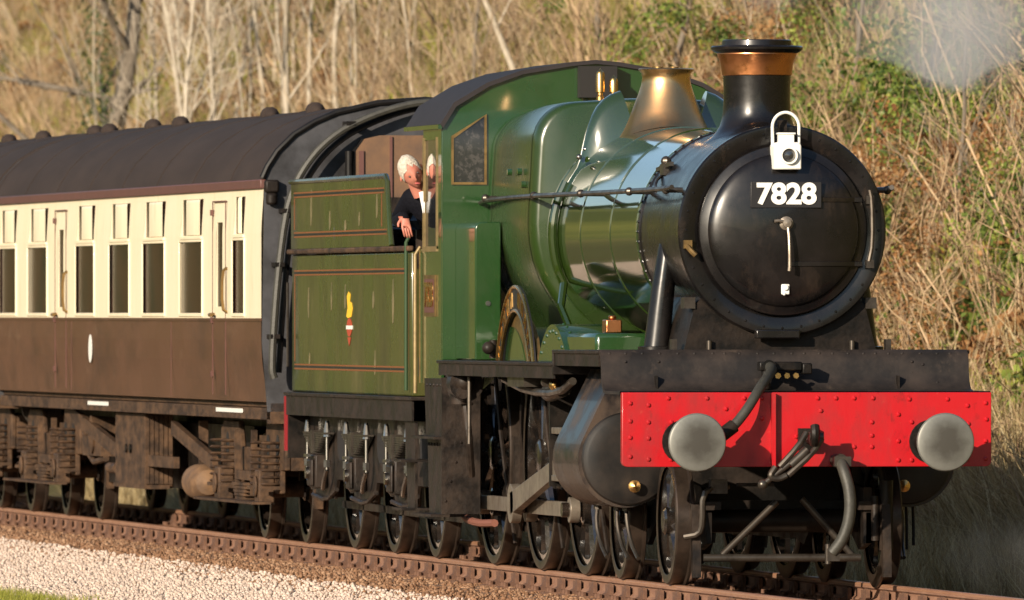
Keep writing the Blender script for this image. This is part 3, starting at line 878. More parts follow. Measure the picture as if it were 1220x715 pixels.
# splashers
def splasher(cx, rad, y0, y1, name, m):
    a = math.degrees(math.acos((1.586 - .864) / rad))
    a0, a1 = 90 - a, 90 + a
    o_ = arc(cx, .864, rad, a0, a1, 14)
    b = MB().prism(o_, 'y', y0, y1)
    return b.build(name, m, loco, ang=40)
for s in (-1, 1):
    sp = splasher(-3.76, 1.0, s * 1.06, s * .6, 'splasher', 'green')
    b = MB()
    for a in range(52, 131, 9):
        b.rivet((-3.76 + .95 * math.cos(R(a)), s * 1.062, .864 + .95 * math.sin(R(a))), (0, s, 0), .014)
        b.rivet((-3.76 + 1.0 * math.cos(R(a)), s * .98, .864 + 1.0 * math.sin(R(a))), (math.cos(R(a)), 0, math.sin(R(a))), .014)
    b.build('rivets', 'green', sp, kind='stuff')
    # low box carrying the lubricator in front of the leading splasher
    lb = MB().box(-3.2, -1.85, s * 1.04, s * .62, 1.59, 1.80).build('sand_box', 'green', loco, bevel=.03)
    MB().box(-2.3, -2.12, s * .92, s * .80, 1.80, 1.90).cyl((-2.2, s * .86, 1.9), (-2.2, s * .86, 1.93), .03).build('lubricator', 'copper', lb, bevel=.01)
    MB().box(-2.0, -1.86, s * 1.038, s * 1.03, 1.62, 1.66).build('bolt_strip', 'steel', lb)
    sp2 = splasher(-5.89, .98, s * 1.04, s * .6, 'splasher', 'green')
    arch_o = arc(-5.55, 1.156, 1.0, 25, 155, 20); arch_i = arc(-5.55, 1.156, .80, 155, 25, 20)
    npz = MB()
    yo, yi = s * 1.062, s * 1.042
    rings = [[(x, yi, z) for x, z in arch_o], [(x, yo, z) for x, z in arch_o], [(x, yo, z) for x, z in arch_i[::-1]], [(x, yi, z) for x, z in arch_i[::-1]], [(x, yi, z) for x, z in arch_o]]
    npz.ring_surface(rings, False)
    npl2 = npz.build('nameplate', 'plate_black', loco, 'curved brass edged nameplate over the splasher', ang=40)
    b = MB()
    for rad in (.99, .81):
        pts = [(x, s * 1.066, z) for x, z in arc(-5.55, 1.156, rad, 25, 155, 24)]
        b.tube(pts, .014, 6)
    b.build('nameplate_border', 'brass', npl2)
    b = MB()
    for k in range(11):
        if k == 5: continue
        a = R(148 - k * 11.6)
        c = Vector((-5.55 + .90 * math.cos(a), s * 1.066, 1.156 + .90 * math.sin(a)))
        u = Vector((math.cos(a), 0, math.sin(a))); w = Vector((-math.sin(a), 0, math.cos(a)))
        for d in (-.032, .032):
            b.bar(c + w * d - u * .055, c + w * d + u * .055, .012, .016)
        b.bar(c - w * .03 + u * (.05 if k % 2 else 0), c + w * .03 + u * (.05 if k % 3 else -.05), .012, .016)
    b.build('nameplate_lettering', 'brass', npl2, kind='stuff')
    MB().prism([(-6.42, 1.587), (-4.66, 1.587), (-4.78, 1.75), (-5.0, 1.86), (-5.25, 1.93), (-5.55, 1.955), (-5.85, 1.93), (-6.1, 1.86), (-6.32, 1.75)], 'y', s * 1.03, s * 1.0).build('nameplate_backing', 'dull_brass', sp2)

# outside steam pipes, handrails, saddle
for s in (-1, 1):
    MB().tube([(-.78, s * .675, 2.44), (-.78, s * .70, 2.25), (-.78, s * .725, 2.05), (-.78, s * .765, 1.68)], [.07, .096], 20, 1).lathe((-.78, s * .77, 1.68), 'z', [(0, .13), (.025, .13), (.03, .095)], 20).build('steam_pipe', 'black_gloss', loco, ang=60)
    hr = MB().tube([(-8.40, s * .90, 2.80), (-7.9, s * .935, 2.815), (-5.6, s * .985, 2.83), (-3.5, s * .90, 2.83), (-1.8, s * .83, 2.835), (.02, s * .82, 2.84), (.12, s * .80, 2.85)], .0185, 8, 2).build('handrail', 'oily', loco)
    b = MB()
    for x, rr_ in ((-7.9, .88), (-5.3, .815), (-3.4, .78), (-1.5, .745), (-.1, .745)):
        y0 = math.sqrt(rr_ ** 2 - .29 ** 2)
        yo = .935 if x < -7 else 1.01 - (7.0 + x) * .0295
        b.cyl((x, s * y0, 2.83), (x, s * (yo + .0), 2.832), .02, n=8); b.sphere((x, s * (yo), 2.832), .032, 8, 6)
    b.build('handrail_pillar', 'oily', hr)
b = MB().prism([(-.70, 1.681), (-.67, 1.80), (-.62, 2.0), (-.50, 2.15), (.50, 2.15), (.62, 2.0), (.67, 1.80), (.70, 1.681)], 'x', -1.70, .04)
b.build('smokebox_saddle', 'black', loco)
b = MB()
for s in (-1, 1):
    b.box(.02, .10, s * .80, s * .76, 1.68, 1.76).cyl((.07, s * .52, 1.68), (.07, s * .52, 1.75), .02).box(-.1, .06, s * .62, s * .70, 1.98, 2.06)
b.build('bracket', 'oily', loco)
MB().tube([(-1.4, -.62, 2.95), (-1.3, -.69, 2.9), (-1.0, -.73, 2.83)], .012, 6, 1).box(-1.45, -1.28, -.63, -.56, 2.95, 3.03).bar((-1.6, -.62, 2.99), (-1.1, -.60, 3.03), .03, .03).sphere((-1.35, -.60, 3.05), .04, 8, 6).build('ejector_fitting', 'oily', loco)
MB().tube([(-8.4, .86, 2.70), (-5.6, .93, 2.7), (-1.9, .80, 2.7), (-1.2, .74, 2.62)], .035, 8).build('ejector_pipe', 'boiler_green', loco)

# cylinders
for s in (-1, 1):
    cyp = [(-1.10, 1.54)] + arc(-1.035, .89, .345, 150, 300, 14) + [(-.62, .70), (-.62, 1.54)]
    cy = MB().prism([(y * -s, z) for y, z in cyp], 'x', -1.70, -.52).build('cylinder', 'cylinder', loco, 'grey black cylinder casing under the running plate', ang=30)
    fr = MB().lathe((-.522, s * 1.02, .90), 'x', [(0, .335), (.03, .335), (.04, .325), (.045, .30), (.048, .29), (.055, .2), (.056, .0005)], 48).build('cylinder_cover', mat('cylinder_end', (.007, .006, .0055), .42, var=.7, var_col=(.03, .022, .017), scale=5), cy)
    MB().lathe((-.47, s * .985, .70), 'x', [(0, .03), (.04, .03), (.045, .045), (.07, .045), (.075, .02), (.09, .0005)], 12).build('relief_valve', 'brass', cy)
    MB().lathe((-1.70, s * 1.02, .89), 'x', [(-.04, .2), (-.04, .30), (0, .32)], 32, True).build('rear_cover', 'oily', cy)
    b = MB()
    for k, x in enumerate((-.7, -.85, -1.5)):
        b.tube([(x, s * (1.0 + .04 * k), .56), (x + .05, s * (1.0 + .05 * k), .42), (x + .12, s * (.98 + .05 * k), .28), (x + .3, s * (.96 + .05 * k), .18)], .016, 8, 1)
        b.cyl((x, s * (1.0 + .04 * k), .52), (x, s * (1.0 + .04 * k), .60), .03, n=8)
    b.build('drain_pipe', 'oily', cy)
    # slide bars, crosshead, rods
    b = MB()
    b.box(-3.75, -1.72, s * 1.07, s * .97, 1.05, 1.10).box(-3.75, -1.72, s * 1.07, s * .97, .70, .745)
    b.build('slide_bar', 'rod', loco, bevel=.006)
    MB().box(-3.80, -3.755, s * 1.08, s * .7, .66, 1.5).build('motion_bracket', 'black', loco)
    b = MB().box(-3.18, -2.86, s * 1.085, s * .96, .78, 1.02).cyl((-3.0, s * 1.16, .89), (-3.0, s * .94, .89), .06).box(-3.15, -2.9, s * 1.09, s * .955, 1.0, 1.05).box(-3.15, -2.9, s * 1.09, s * .955, .745, .80)
    b.build('crosshead', 'rod', loco, bevel=.012)
    MB().cyl((-2.9, s * 1.02, .89), (-1.70, s * 1.02, .89), .04).build('piston_rod', 'steel', loco)

def flat_rod(p, q, y0, y1, h0, h1, big):
    """A rod in the vertical plane, deeper at one end, with a round boss at each end."""
    p, q = Vector((p[0], 0, p[1])), Vector((q[0], 0, q[1]))
    d = (q - p).normalized(); n = Vector((-d.z, 0, d.x))
    pts = [p + n * h0, q + n * h1, q - n * h1, p - n * h0]
    b = MB().prism([(v.x, v.z) for v in pts], 'y', y0, y1)
    for c, r in ((p, big), (q, big * .8)):
        b.lathe((c.x, y0, c.z), 'y', [(-.015 if y1 > y0 else .015, r * .7), (-.015 if y1 > y0 else .015, r), (y1 - y0, r)], 20, True, True)
    return b
def wheel(cx, s, rad, spokes, parent, name, crank=None, weight=False):
    c = (cx, s * .75, rad)
    yo, yi = s * .82, s * .685
    W = MB().lathe((cx, 0, rad), 'y', [(s * .70, rad - .075), (s * .81, rad - .075)], 48)
    ho = .13 if rad > .6 else .10
    W = MB()
    W.lathe((cx, 0, rad), 'y', [(s * .70, rad - .07), (s * .70, rad - .115), (s * .80, rad - .115), (s * .80, rad - .07)], 48)
    W.lathe((cx, 0, rad), 'y', [(s * .68, ho), (s * .83, ho), (s * .845, ho * .8), (s * .845, .0005)], 24)
    for k in range(spokes):
        a = 2 * math.pi * (k + .5) / spokes
        d = Vector((math.cos(a), 0, math.sin(a))); t = Vector((-math.sin(a), 0, math.cos(a)))
        p = Vector((cx, s * .76, rad)) + d * (ho * .9); q = Vector((cx, s * .755, rad)) + d * (rad - .11)
        vs = []
        for cc, w, dep in ((p, .032, .045), (q, .024, .03)):
            for aa, bb in ((-1, 0), (0, -1), (1, 0), (0, 1)):
                vs.append(cc + t * aa * w + Vector((0, bb * dep, 0)))
        W.add(vs, [(0, 1, 5, 4), (1, 2, 6, 5), (2, 3, 7, 6), (3, 0, 4, 7)])
    if crank is not None:
        px, pz = cx + .381 * math.cos(crank), rad + .381 * math.sin(crank)
        W.lathe((px, s * .72, pz), 'y', [(0, .11), (s * .12, .11), (s * .13, .09), (s * .135, .0005)], 20)
        W.cyl((px, s * .82, pz), (px, s * (1.0), pz), .055)
    if weight:
        am = crank + math.pi
        o1 = [(cx + (rad - .1) * math.cos(am + R(t)), rad + (rad - .1) * math.sin(am + R(t))) for t in range(-42, 43, 6)]
        W.prism(o1, 'y', s * .72, s * .812)
    w = W.build(name, 'wheel', parent)
    T = MB().lathe((cx, 0, rad), 'y', [(s * .818, rad - .07), (s * .82, rad - .065), (s * .82, rad - .008), (s * .81, rad), (s * .72, rad + .002), (s * .712, rad + .026), (s * .695, rad + .028), (s * .685, rad), (s * .685, rad - .07)], 64)
    T.build('tyre', 'tyre', w, ang=25)
    return w
CR = R(-82)
for s in (-1, 1):
    cr = CR if s < 0 else CR + math.pi / 2
    for cx in (-3.76, -5.89, -8.255):
        wheel(cx, s, .8636, 19, loco, 'driving_wheel', cr, True)
    for cx in (0, -2.134):
        wheel(cx, s, .457, 10, loco, 'bogie_wheel')
    px = [cx + .381 * math.cos(cr) for cx in (-3.76, -5.89, -8.255)]; pz = .8636 + .381 * math.sin(cr)
    flat_rod((px[1], pz), (px[0], pz), s * .885, s * .945, .055, .055, .12).build('coupling_rod', 'rod', loco, bevel=.004)
    flat_rod((px[1], pz), (px[2], pz), s * .875, s * .935, .055, .055, .118).build('coupling_rod', 'rod', loco, bevel=.004)
    flat_rod((px[1], pz + .02), (-3.0, .89), s * 1.0, s * 1.06, .085, .06, .15).build('connecting_rod', 'rod', loco, 'steel connecting rod slanting up to the crosshead', bevel=.004)
b = MB()
for cx, r_ in ((-3.76, .864), (-5.89, .864), (-8.255, .864), (0, .457), (-2.134, .457)):
    b.cyl((cx, -.72, r_), (cx, .72, r_), .085)
b.build('axle', 'black', loco)
# bogie frame, front stretchers and guard irons
b = MB()
for s in (-1, 1):
    b.prism([(.42, .30), (.42, .52), (.20, .70), (-.4, .74), (-1.7, .74), (-2.35, .70), (-2.6, .52), (-2.6, .30), (-2.2, .25), (-1.8, .42), (-.35, .42), (.1, .25)], 'y', s * .60, s * .56)
b.box(-1.5, -.6, -.55, .55, .45, .85)
b.box(-.30, -.22, -.55, .55, .45, .60)
b.build('bogie_frame', 'black', loco)
b = MB()
for s in (-1, 1):
    b.prism([(.42, .58), (.50, .58), (.55, .25), (.56, .06), (.50, .06), (.47, .25)], 'y', s * .72, s * .66)
    b.box(.40, .46, s * .72, s * .50, .54, .60)
b.build('guard_iron', 'grime', loco)
b = MB().cyl((.52, -.64, .20), (.52, .50, .20), .028)
b.build('cross_rod', 'oily', loco)
MB().cyl((.50, -.50, .22), (.48, -.10, .60), .024).cyl((.50, .44, .22), (.48, .08, .62), .024).build('diagonal_stay', 'oily', loco)
MB().tube([(.55, -.78, .35), (.60, -.68, .37), (.62, -.66, .45), (.62, -.66, .66), (.60, -.58, .70), (.55, -.46, .71)], .022, 8, 1).box(.52, .62, -.60, -.48, .66, .76).build('sand_pipe', 'oily', loco)
MB().box(.52, .6, -.40, -.14, .71, .735).box(.3, .42, .54, .60, .30, .70).cyl((.45, .70, .25), (.45, .70, .75), .05).cyl((.45, .62, .32), (.45, .62, .64), .03).build('brake_gear', 'grime', loco)
b = MB()
for k in range(4): b.tube([(-.7, .95 + .05 * k, .60), (-.66, .95 + .05 * k, .42), (-.6, .94 + .05 * k, .24 + .03 * (k % 2))], .012, 6)
b.build('drain_pipe', 'black', loco)
# clutter below the running plate
for s in (-1, 1):
    b = MB()
    for cx in (-3.76, -5.89, -8.255):
        b.bar((cx + 1.0, s * .74, 1.25), (cx + .90, s * .74, .55), .04, .09)
        b.bar((cx + .905, s * .76, .62), (cx + .90, s * .76, 1.0), .08, .10)
        b.tube([(cx + .62, s * .9, 1.5), (cx + .72, s * .86, .9), (cx + .80, s * .77, .18)], .017, 6, 1)
    b.bar((-8.9, s * .66, .30), (-2.6, s * .66, .32), .04, .07)
    b.build('brake_hanger', 'grime', loco)
    b = MB()
    for cx in (-3.76, -5.89, -8.255):
        for k in range(8): b.box(cx - .50 + .045 * k, cx + .50 - .045 * k, s * .66, s * .56, .50 - .018 * k - .015, .50 - .018 * k)
    b.build('leaf_spring', 'black', loco)
    b = MB().cyl((-7.20, s * 1.22, 1.40), (-6.98, s * 1.22, 1.40), .13).cyl((-7.10, s * 1.25, 1.25), (-7.10, s * 1.25, 1.5), .08).sphere((-6.95, s * 1.24, 1.42), .08).cyl((-7.35, s * 1.26, 1.34), (-6.9, s * 1.26, 1.34), .05)
    b.tube([(-7.1, s * 1.22, 1.3), (-7.0, s * 1.2, 1.0), (-7.2, s * 1.15, .7)], .03, 8, 1)
    b.build('injector', 'grime', loco)
    b = MB().tube([(-6.65, s * 1.25, 1.46), (-6.65, s * 1.25, .95)], .016, 8)
    b.build('overflow_pipe', 'oily', loco)
    b = MB().box(-4.4, -3.6, s * 1.30, s * 1.0, 1.40, 1.50).cyl((-3.3, s * 1.15, 1.36), (-2.7, s * 1.15, 1.40), .07).cyl((-2.85, s * 1.25, 1.44), (-2.80, s * 1.25, 1.44), .04)
    b.tube([(-5.2, s * 1.2, 1.45), (-4.0, s * 1.2, 1.36), (-2.4, s * 1.22, 1.36), (-1.9, s * 1.2, 1.45)], .03, 8, 1)
    b.build('reversing_gear', 'oily', loco)
    MB().sphere((-2.62, s * 1.22, 1.42), .045).build('grease_cup', 'brass', loco)
    # steps below the cab
    b = MB().prism([(-9.1, 1.44), (-7.75, 1.44), (-7.80, .98), (-9.0, .98)], 'y', s * 1.235, s * 1.215)
    b.prism([(-8.95, .97), (-7.85, .97), (-7.95, .38), (-8.85, .38)], 'y', s * 1.232, s * 1.212)
    b.box(-9.05, -7.75, s * 1.36, s * 1.10, .975, .995).box(-8.9, -7.9, s * 1.36, s * 1.10, .375, .395)
    b.box(-7.80, -7.74, s * 1.30, s * 1.0, .40, 1.45)
    st = b.build('cab_step', 'grime', loco)
    b = MB()
    for k in range(7):
        b.rivet((-8.95 + .18 * k, s * 1.236, 1.39), (0, s, 0), .014); b.rivet((-8.85 + .15 * k, s * 1.236, .93), (0, s, 0), .014)
        b.rivet((-7.738, s * (1.03 + .04 * k), 1.4 - .15 * k), (1, 0, 0), .012)
    b.build('rivets', 'grime', st, kind='stuff')
MB().tube([(-8.6, -1.0, .42), (-8.2, -1.05, .36), (-7.5, -1.05, .33), (-7.0, -1.0, .34)], .03, 8, 1).build('water_pipe', mat('pinkish_pipe', (.20, .075, .05), .6), loco)

# ------------------------------------------------------------------ headlamp on the smokebox
lamp = root('headlamp', (.24, 0, 2.972), 'white oil headlamp with hooped handle on the smokebox door top', 'lamp')
lb = MB().prism([(-.095, 2.975), (.105, 2.975), (.105, 3.15), (.085, 3.17), (-.075, 3.17), (-.095, 3.15)], 'x', .16, .34).build('lamp_body', 'white', lamp, bevel=.01)
MB().box(.20, .30, -.05, .06, 3.165, 3.235).box(.19, .31, -.06, .07, 3.225, 3.24).build('lamp_top', 'white', lamp, bevel=.006)
ln = MB().lathe((.34, .01, 3.075), 'x', [(0, .062), (.03, .062), (.03, .05), (.01, .048)], 24).build('lens_rim', 'white', lamp)
MB().lathe((.345, .01, 3.075), 'x', [(0, .05), (.01, .048), (.03, .03), (.036, .0005)], 24).build('lens', mat('lens_glass', (.03, .03, .03), .05, coat=1.0), ln)
hp = [(.25, -.09, 3.14)] + [(.25, .005 + .097 * math.cos(R(a)), 3.28 + .105 * math.sin(R(a))) for a in range(180, -1, -12)] + [(.25, .10, 3.14)]
MB().tube(hp, .0115, 8).build('handle', 'white', lamp)

# ------------------------------------------------------------------ tender
tn = root('tender', (-13.3, 0, 0), 'weathered green lined tender with crest behind the cab', 'tender')
TY = 1.22
b = MB()
c = .10
out = [(-16.86 + c, -TY), (-9.92, -TY), (-9.92, TY), (-16.86 + c, TY), (-16.86, TY - c), (-16.86, -TY + c)]
b.prism(out, 'z', 1.292, 2.43)
tank = b.build('water_tank', 'tender_green', tn, bevel=.015)
for s in (-1, 1):
    MB().box(-16.84, -9.90, s * (TY - .02), s * (TY + .035), 2.432, 2.475).build('tank_rail', 'rustbrown', tank, bevel=.012)
    b = MB().prism([(-16.82, 2.477), (-11.0, 2.477), (-11.08, 2.62), (-11.22, 3.0), (-11.26, 3.03), (-16.82, 3.03)], 'y', s * (TY - .02), s * (TY + .0))
    cp = b.build('coal_plate', 'tender_green', tn)
    pts = [(-16.84, s * TY, 3.035), (-11.28, s * TY, 3.035), (-11.21, s * TY, 2.99), (-11.06, s * TY, 2.60), (-10.98, s * TY, 2.48)]
    MB().tube(pts, .022, 8).build('beading', 'tender_green', cp)
    # lining
    def line(par, z, x0, x1, h=.012):
        yv = s * (TY + .0035)
        MB().box(x0, x1, s * (TY + .001), yv, z, z + h).build('lining', 'orange', par)
        MB().box(x0, x1, s * (TY + .001), s * (TY + .004), z + h + .004, z + h + .018).build('lining', 'plate_black', par)
        MB().box(x0, x1, s * (TY + .001), yv, z + h + .022, z + 2 * h + .022).build('lining', 'orange', par)
    line(tank, 2.255, -16.6, -10.08); line(tank, 1.48, -16.6, -10.08)
    line(cp, 2.90, -16.62, -11.4); line(cp, 2.57, -16.62, -11.25)
    for x in (-16.6, -10.1):
        MB().box(x, x + .03, s * (TY + .001), s * (TY + .003), 1.545, 2.25).build('lining', 'orange', tank)
    for x in (-16.62, -11.55):
        MB().box(x, x + .03, s * (TY + .001), s * (TY + .003), 2.635, 2.895).build('lining', 'orange', cp)
    # pale limescale runs
    # (these are marks on the paint; they have a shape of their own)
    rk = random.Random(11)
    for par, spots in ((cp, [(-15.6, 2.66, .30), (-14.5, 2.62, .16), (-13.6, 2.6, .10), (-12.8, 2.64, .12), (-11.8, 2.7, .20)]), (tank, [(-15.75, 1.9, .26), (-14.4, 1.96, .24), (-13.6, 1.98, .2), (-10.9, 1.86, .36), (-12.0, 1.98, .14), (-15.7, 1.5, .12), (-11.9, 1.45, .2)])):
        for x, z, h in spots:
            w = rk.uniform(.07, .14)
            pts = [(x - w * .3, z), (x + w * .25, z + .01), (x + w * .5, z + h * .35), (x + w * .3, z + h), (x - w * .15, z + h * .97), (x - w * .5, z + h * .5)]
            MB().prism(pts, 'y', s * (TY + .001), s * (TY + .002)).build('limescale_streak', mat('limescale', (.19, .15, .07), .7, var=.9, var_col=(.07, .07, .02), scale=7), par)
# crest: yellow lion above a wheel
cr_y = -(TY + .0035)
b = MB().prism([(-13.46, 1.92), (-13.4, 1.905), (-13.27, 1.915), (-13.22, 1.98), (-13.26, 2.03), (-13.33, 2.04), (-13.30, 2.10), (-13.38, 2.12), (-13.44, 2.08), (-13.41, 1.99)], 'y', -(TY + .001), cr_y)
b.v = [((x + 13.34) * 1.5 - 13.34, y, z) for x, y, z in b.v]
b.build('crest_lion', 'yellow', tank)
wv = arc(-13.35, 1.83, .075, 0, 350, 20)
MB().prism([(x * 1.0 + (x + 13.35) * .9, z) for x, z in wv], 'y', -(TY + .001), cr_y - .001).build('crest_wheel', 'crest_red', tank)
MB().prism([(-13.52, 1.815), (-13.18, 1.815), (-13.18, 1.845), (-13.52, 1.845)], 'y', -(TY + .001), cr_y - .002).build('crest_band', 'white', tank)
MB().prism([(-13.45, 1.75), (-13.25, 1.75), (-13.35, 1.68)], 'y', -(TY + .001), cr_y - .001).build('crest_tail', 'crest_red', tank)
# tank top, coal, front plates, pipes
b = MB().box(-16.8, -15.6, -1.18, 1.18, 2.44, 2.9).box(-15.6, -11.3, -1.18, 1.18, 2.40, 2.47)
b.box(-9.94, -9.90, -1.18, 1.18, 2.3, 2.6)
b.build('tank_top', 'grime', tn)
bm = MB()
rk = random.Random(2)
for k in range(260):
    x, y = rk.uniform(-15.6, -11.6), rk.uniform(-1.1, 1.1)
    z = 2.46 + (.36 - .2 * abs(y)) * rk.uniform(.6, 1)
    r = rk.uniform(.06, .15)
    vs = []
    bm.sphere((x, y, z), r, 5, 3, (rk.uniform(.7, 1.3), rk.uniform(.7, 1.3), rk.uniform(.6, 1)))
bm.build('coal_load', 'coal', tn, kind='stuff', ang=5)
for s in (-1, 1):
    MB().tube([(-9.98, s * 1.25, 1.34), (-9.98, s * 1.25, 2.50), (-9.98, s * 1.22, 2.56)], .015, 8).build('handrail', 'rail_green', tn)
    MB().tube([(-16.88, s * 1.24, 1.5), (-16.88, s * 1.24, 2.2)], .012, 6).build('handrail', 'oily', tn)
# soleplate, valance, frames
MB().box(-16.92, -9.62, -1.27, 1.27, 1.262, 1.290).build('soleplate', 'grime', tn, bevel=.004)
for s in (-1, 1):
    MB().box(-16.90, -9.66, s * 1.25, s * 1.235, 1.10, 1.261).build('valance', 'grime', tn)
    pts = [(-16.85, 1.09), (-9.75, 1.09), (-9.75, .62), (-10.0, .58)]
    for cx in (-11.32, -13.606, -15.89):
        pts += [(cx + .70, .58), (cx + .55, .42), (cx - .55, .42), (cx - .70, .58)]
    pts += [(-16.85, .62)]
    fr = MB().prism(pts, 'y', s * 1.06, s * 1.035).build('outside_frame', 'grime', tn)
    # dark plates on the frame, painting the shade inside its lightening slots
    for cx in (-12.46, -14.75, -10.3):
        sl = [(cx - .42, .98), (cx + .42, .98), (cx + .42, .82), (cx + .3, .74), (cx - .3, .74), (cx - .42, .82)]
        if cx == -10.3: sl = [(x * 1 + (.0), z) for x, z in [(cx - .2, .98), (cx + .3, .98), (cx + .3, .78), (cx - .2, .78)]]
        MB().prism(sl, 'y', s * 1.060, s * 1.064).build('slot_shade', 'dark', fr)
    for cx in (-11.32, -13.606, -15.89):
        b = MB().box(cx - .16, cx + .16, s * 1.17, s * 1.066, .50, .78)
        b.prism([(cx - .13, .52), (cx + .13, .52), (cx + .13, .74), (cx - .13, .74)], 'y', s * 1.172, s * 1.20)
        ab = b.build('axlebox', 'grime', tn, bevel=.02)
        b = MB().cyl((cx + .0, s * 1.2, .63), (cx, s * 1.23, .63), .05)
        b.box(cx - .10, cx + .10, s * 1.23, s * 1.20, .76, .785)
        b.build('axlebox_cap', 'steel', ab)
        b = MB()
        for k in range(9):
            L = .62 - .055 * k
            b.box(cx - L, cx + L, s * 1.165, s * 1.075, .965 - .018 * k - .015, .965 - .018 * k)
        b.box(cx - .05, cx + .05, s * 1.18, s * 1.07, .79, .98)
        lsb = b.build('leaf_spring', 'oily', tn)
        b = MB()
        for d in (-.58, .58):
            b.cyl((cx + d, s * 1.13, .66), (cx + d, s * 1.13, 1.06), .015)
            b.lathe((cx + d, s * 1.13, .93), 'z', [(0, .036), (.07, .026), (.13, .015)], 10, True, True)
            b.cyl((cx + d, s * 1.13, .68), (cx + d, s * 1.13, .74), .03, n=6)
            b.tube([(cx + d, s * 1.13, .66), (cx + d * .8, s * 1.14, .56), (cx + d * .5, s * 1.12, .50)], .02, 6, 1)
        b.build('spring_hanger', 'steel', lsb)
    for cx in (-11.32, -13.606, -15.89):
        wheel(cx, s, .6285, 12, tn, 'tender_wheel')
    b = MB()
    for cx in (-11.32, -13.606, -15.89):
        b.bar((cx + .72, s * .78, 1.0), (cx + .66, s * .78, .4), .05, .09)
        b.tube([(cx + .8, s * 1.08, .5), (cx + .2, s * 1.08, .40), (cx - .6, s * 1.08, .44)], .02, 6, 1)
    b.bar((-16.6, s * .8, .36), (-9.8, s * .8, .33), .04, .06)
    b.build('brake_gear', 'grime', tn)
    b = MB().prism([(-10.25, 1.09), (-9.70, 1.09), (-9.70, .42), (-10.1, .42)], 'y', s * 1.22, s * 1.20).box(-10.2, -9.68, s * 1.33, s * 1.10, .40, .42).box(-10.25, -9.68, s * 1.33, s * 1.10, .78, .80)
    b.build('tender_step', 'grime', tn)
b = MB()
for cx in (-11.32, -13.606, -15.89): b.cyl((cx, -1.1, .6285), (cx, 1.1, .6285), .07)
b.build('axle', 'black', tn)
MB().box(-16.8, -9.8, -.9, .9, .95, 1.09).box(-16.3, -10.2, -.5, .5, .32, .96).box(-16.85, -16.80, -1.03, 1.03, .6, 1.09).build('inner_frame_and_light_block', 'black', tn)  # middle box is added to block daylight showing under the tender
MB().box(-17.0, -16.93, -1.255, 1.255, .80, 1.255).build('rear_buffer_beam', mat('dull_red', (.22, .006, .01), .5), tn)
MB().box(-16.92, -16.86, -1.235, 1.235, .74, 1.255).build('beam_backing', 'black', tn)
for s in (-1, 1): MB().cyl((-17.0, s * .89, 1.035), (-17.25, s * .89, 1.035), .08).cyl((-17.25, s * .89, 1.035), (-17.29, s * .89, 1.035), .2).build('rear_buffer', 'oily', tn)

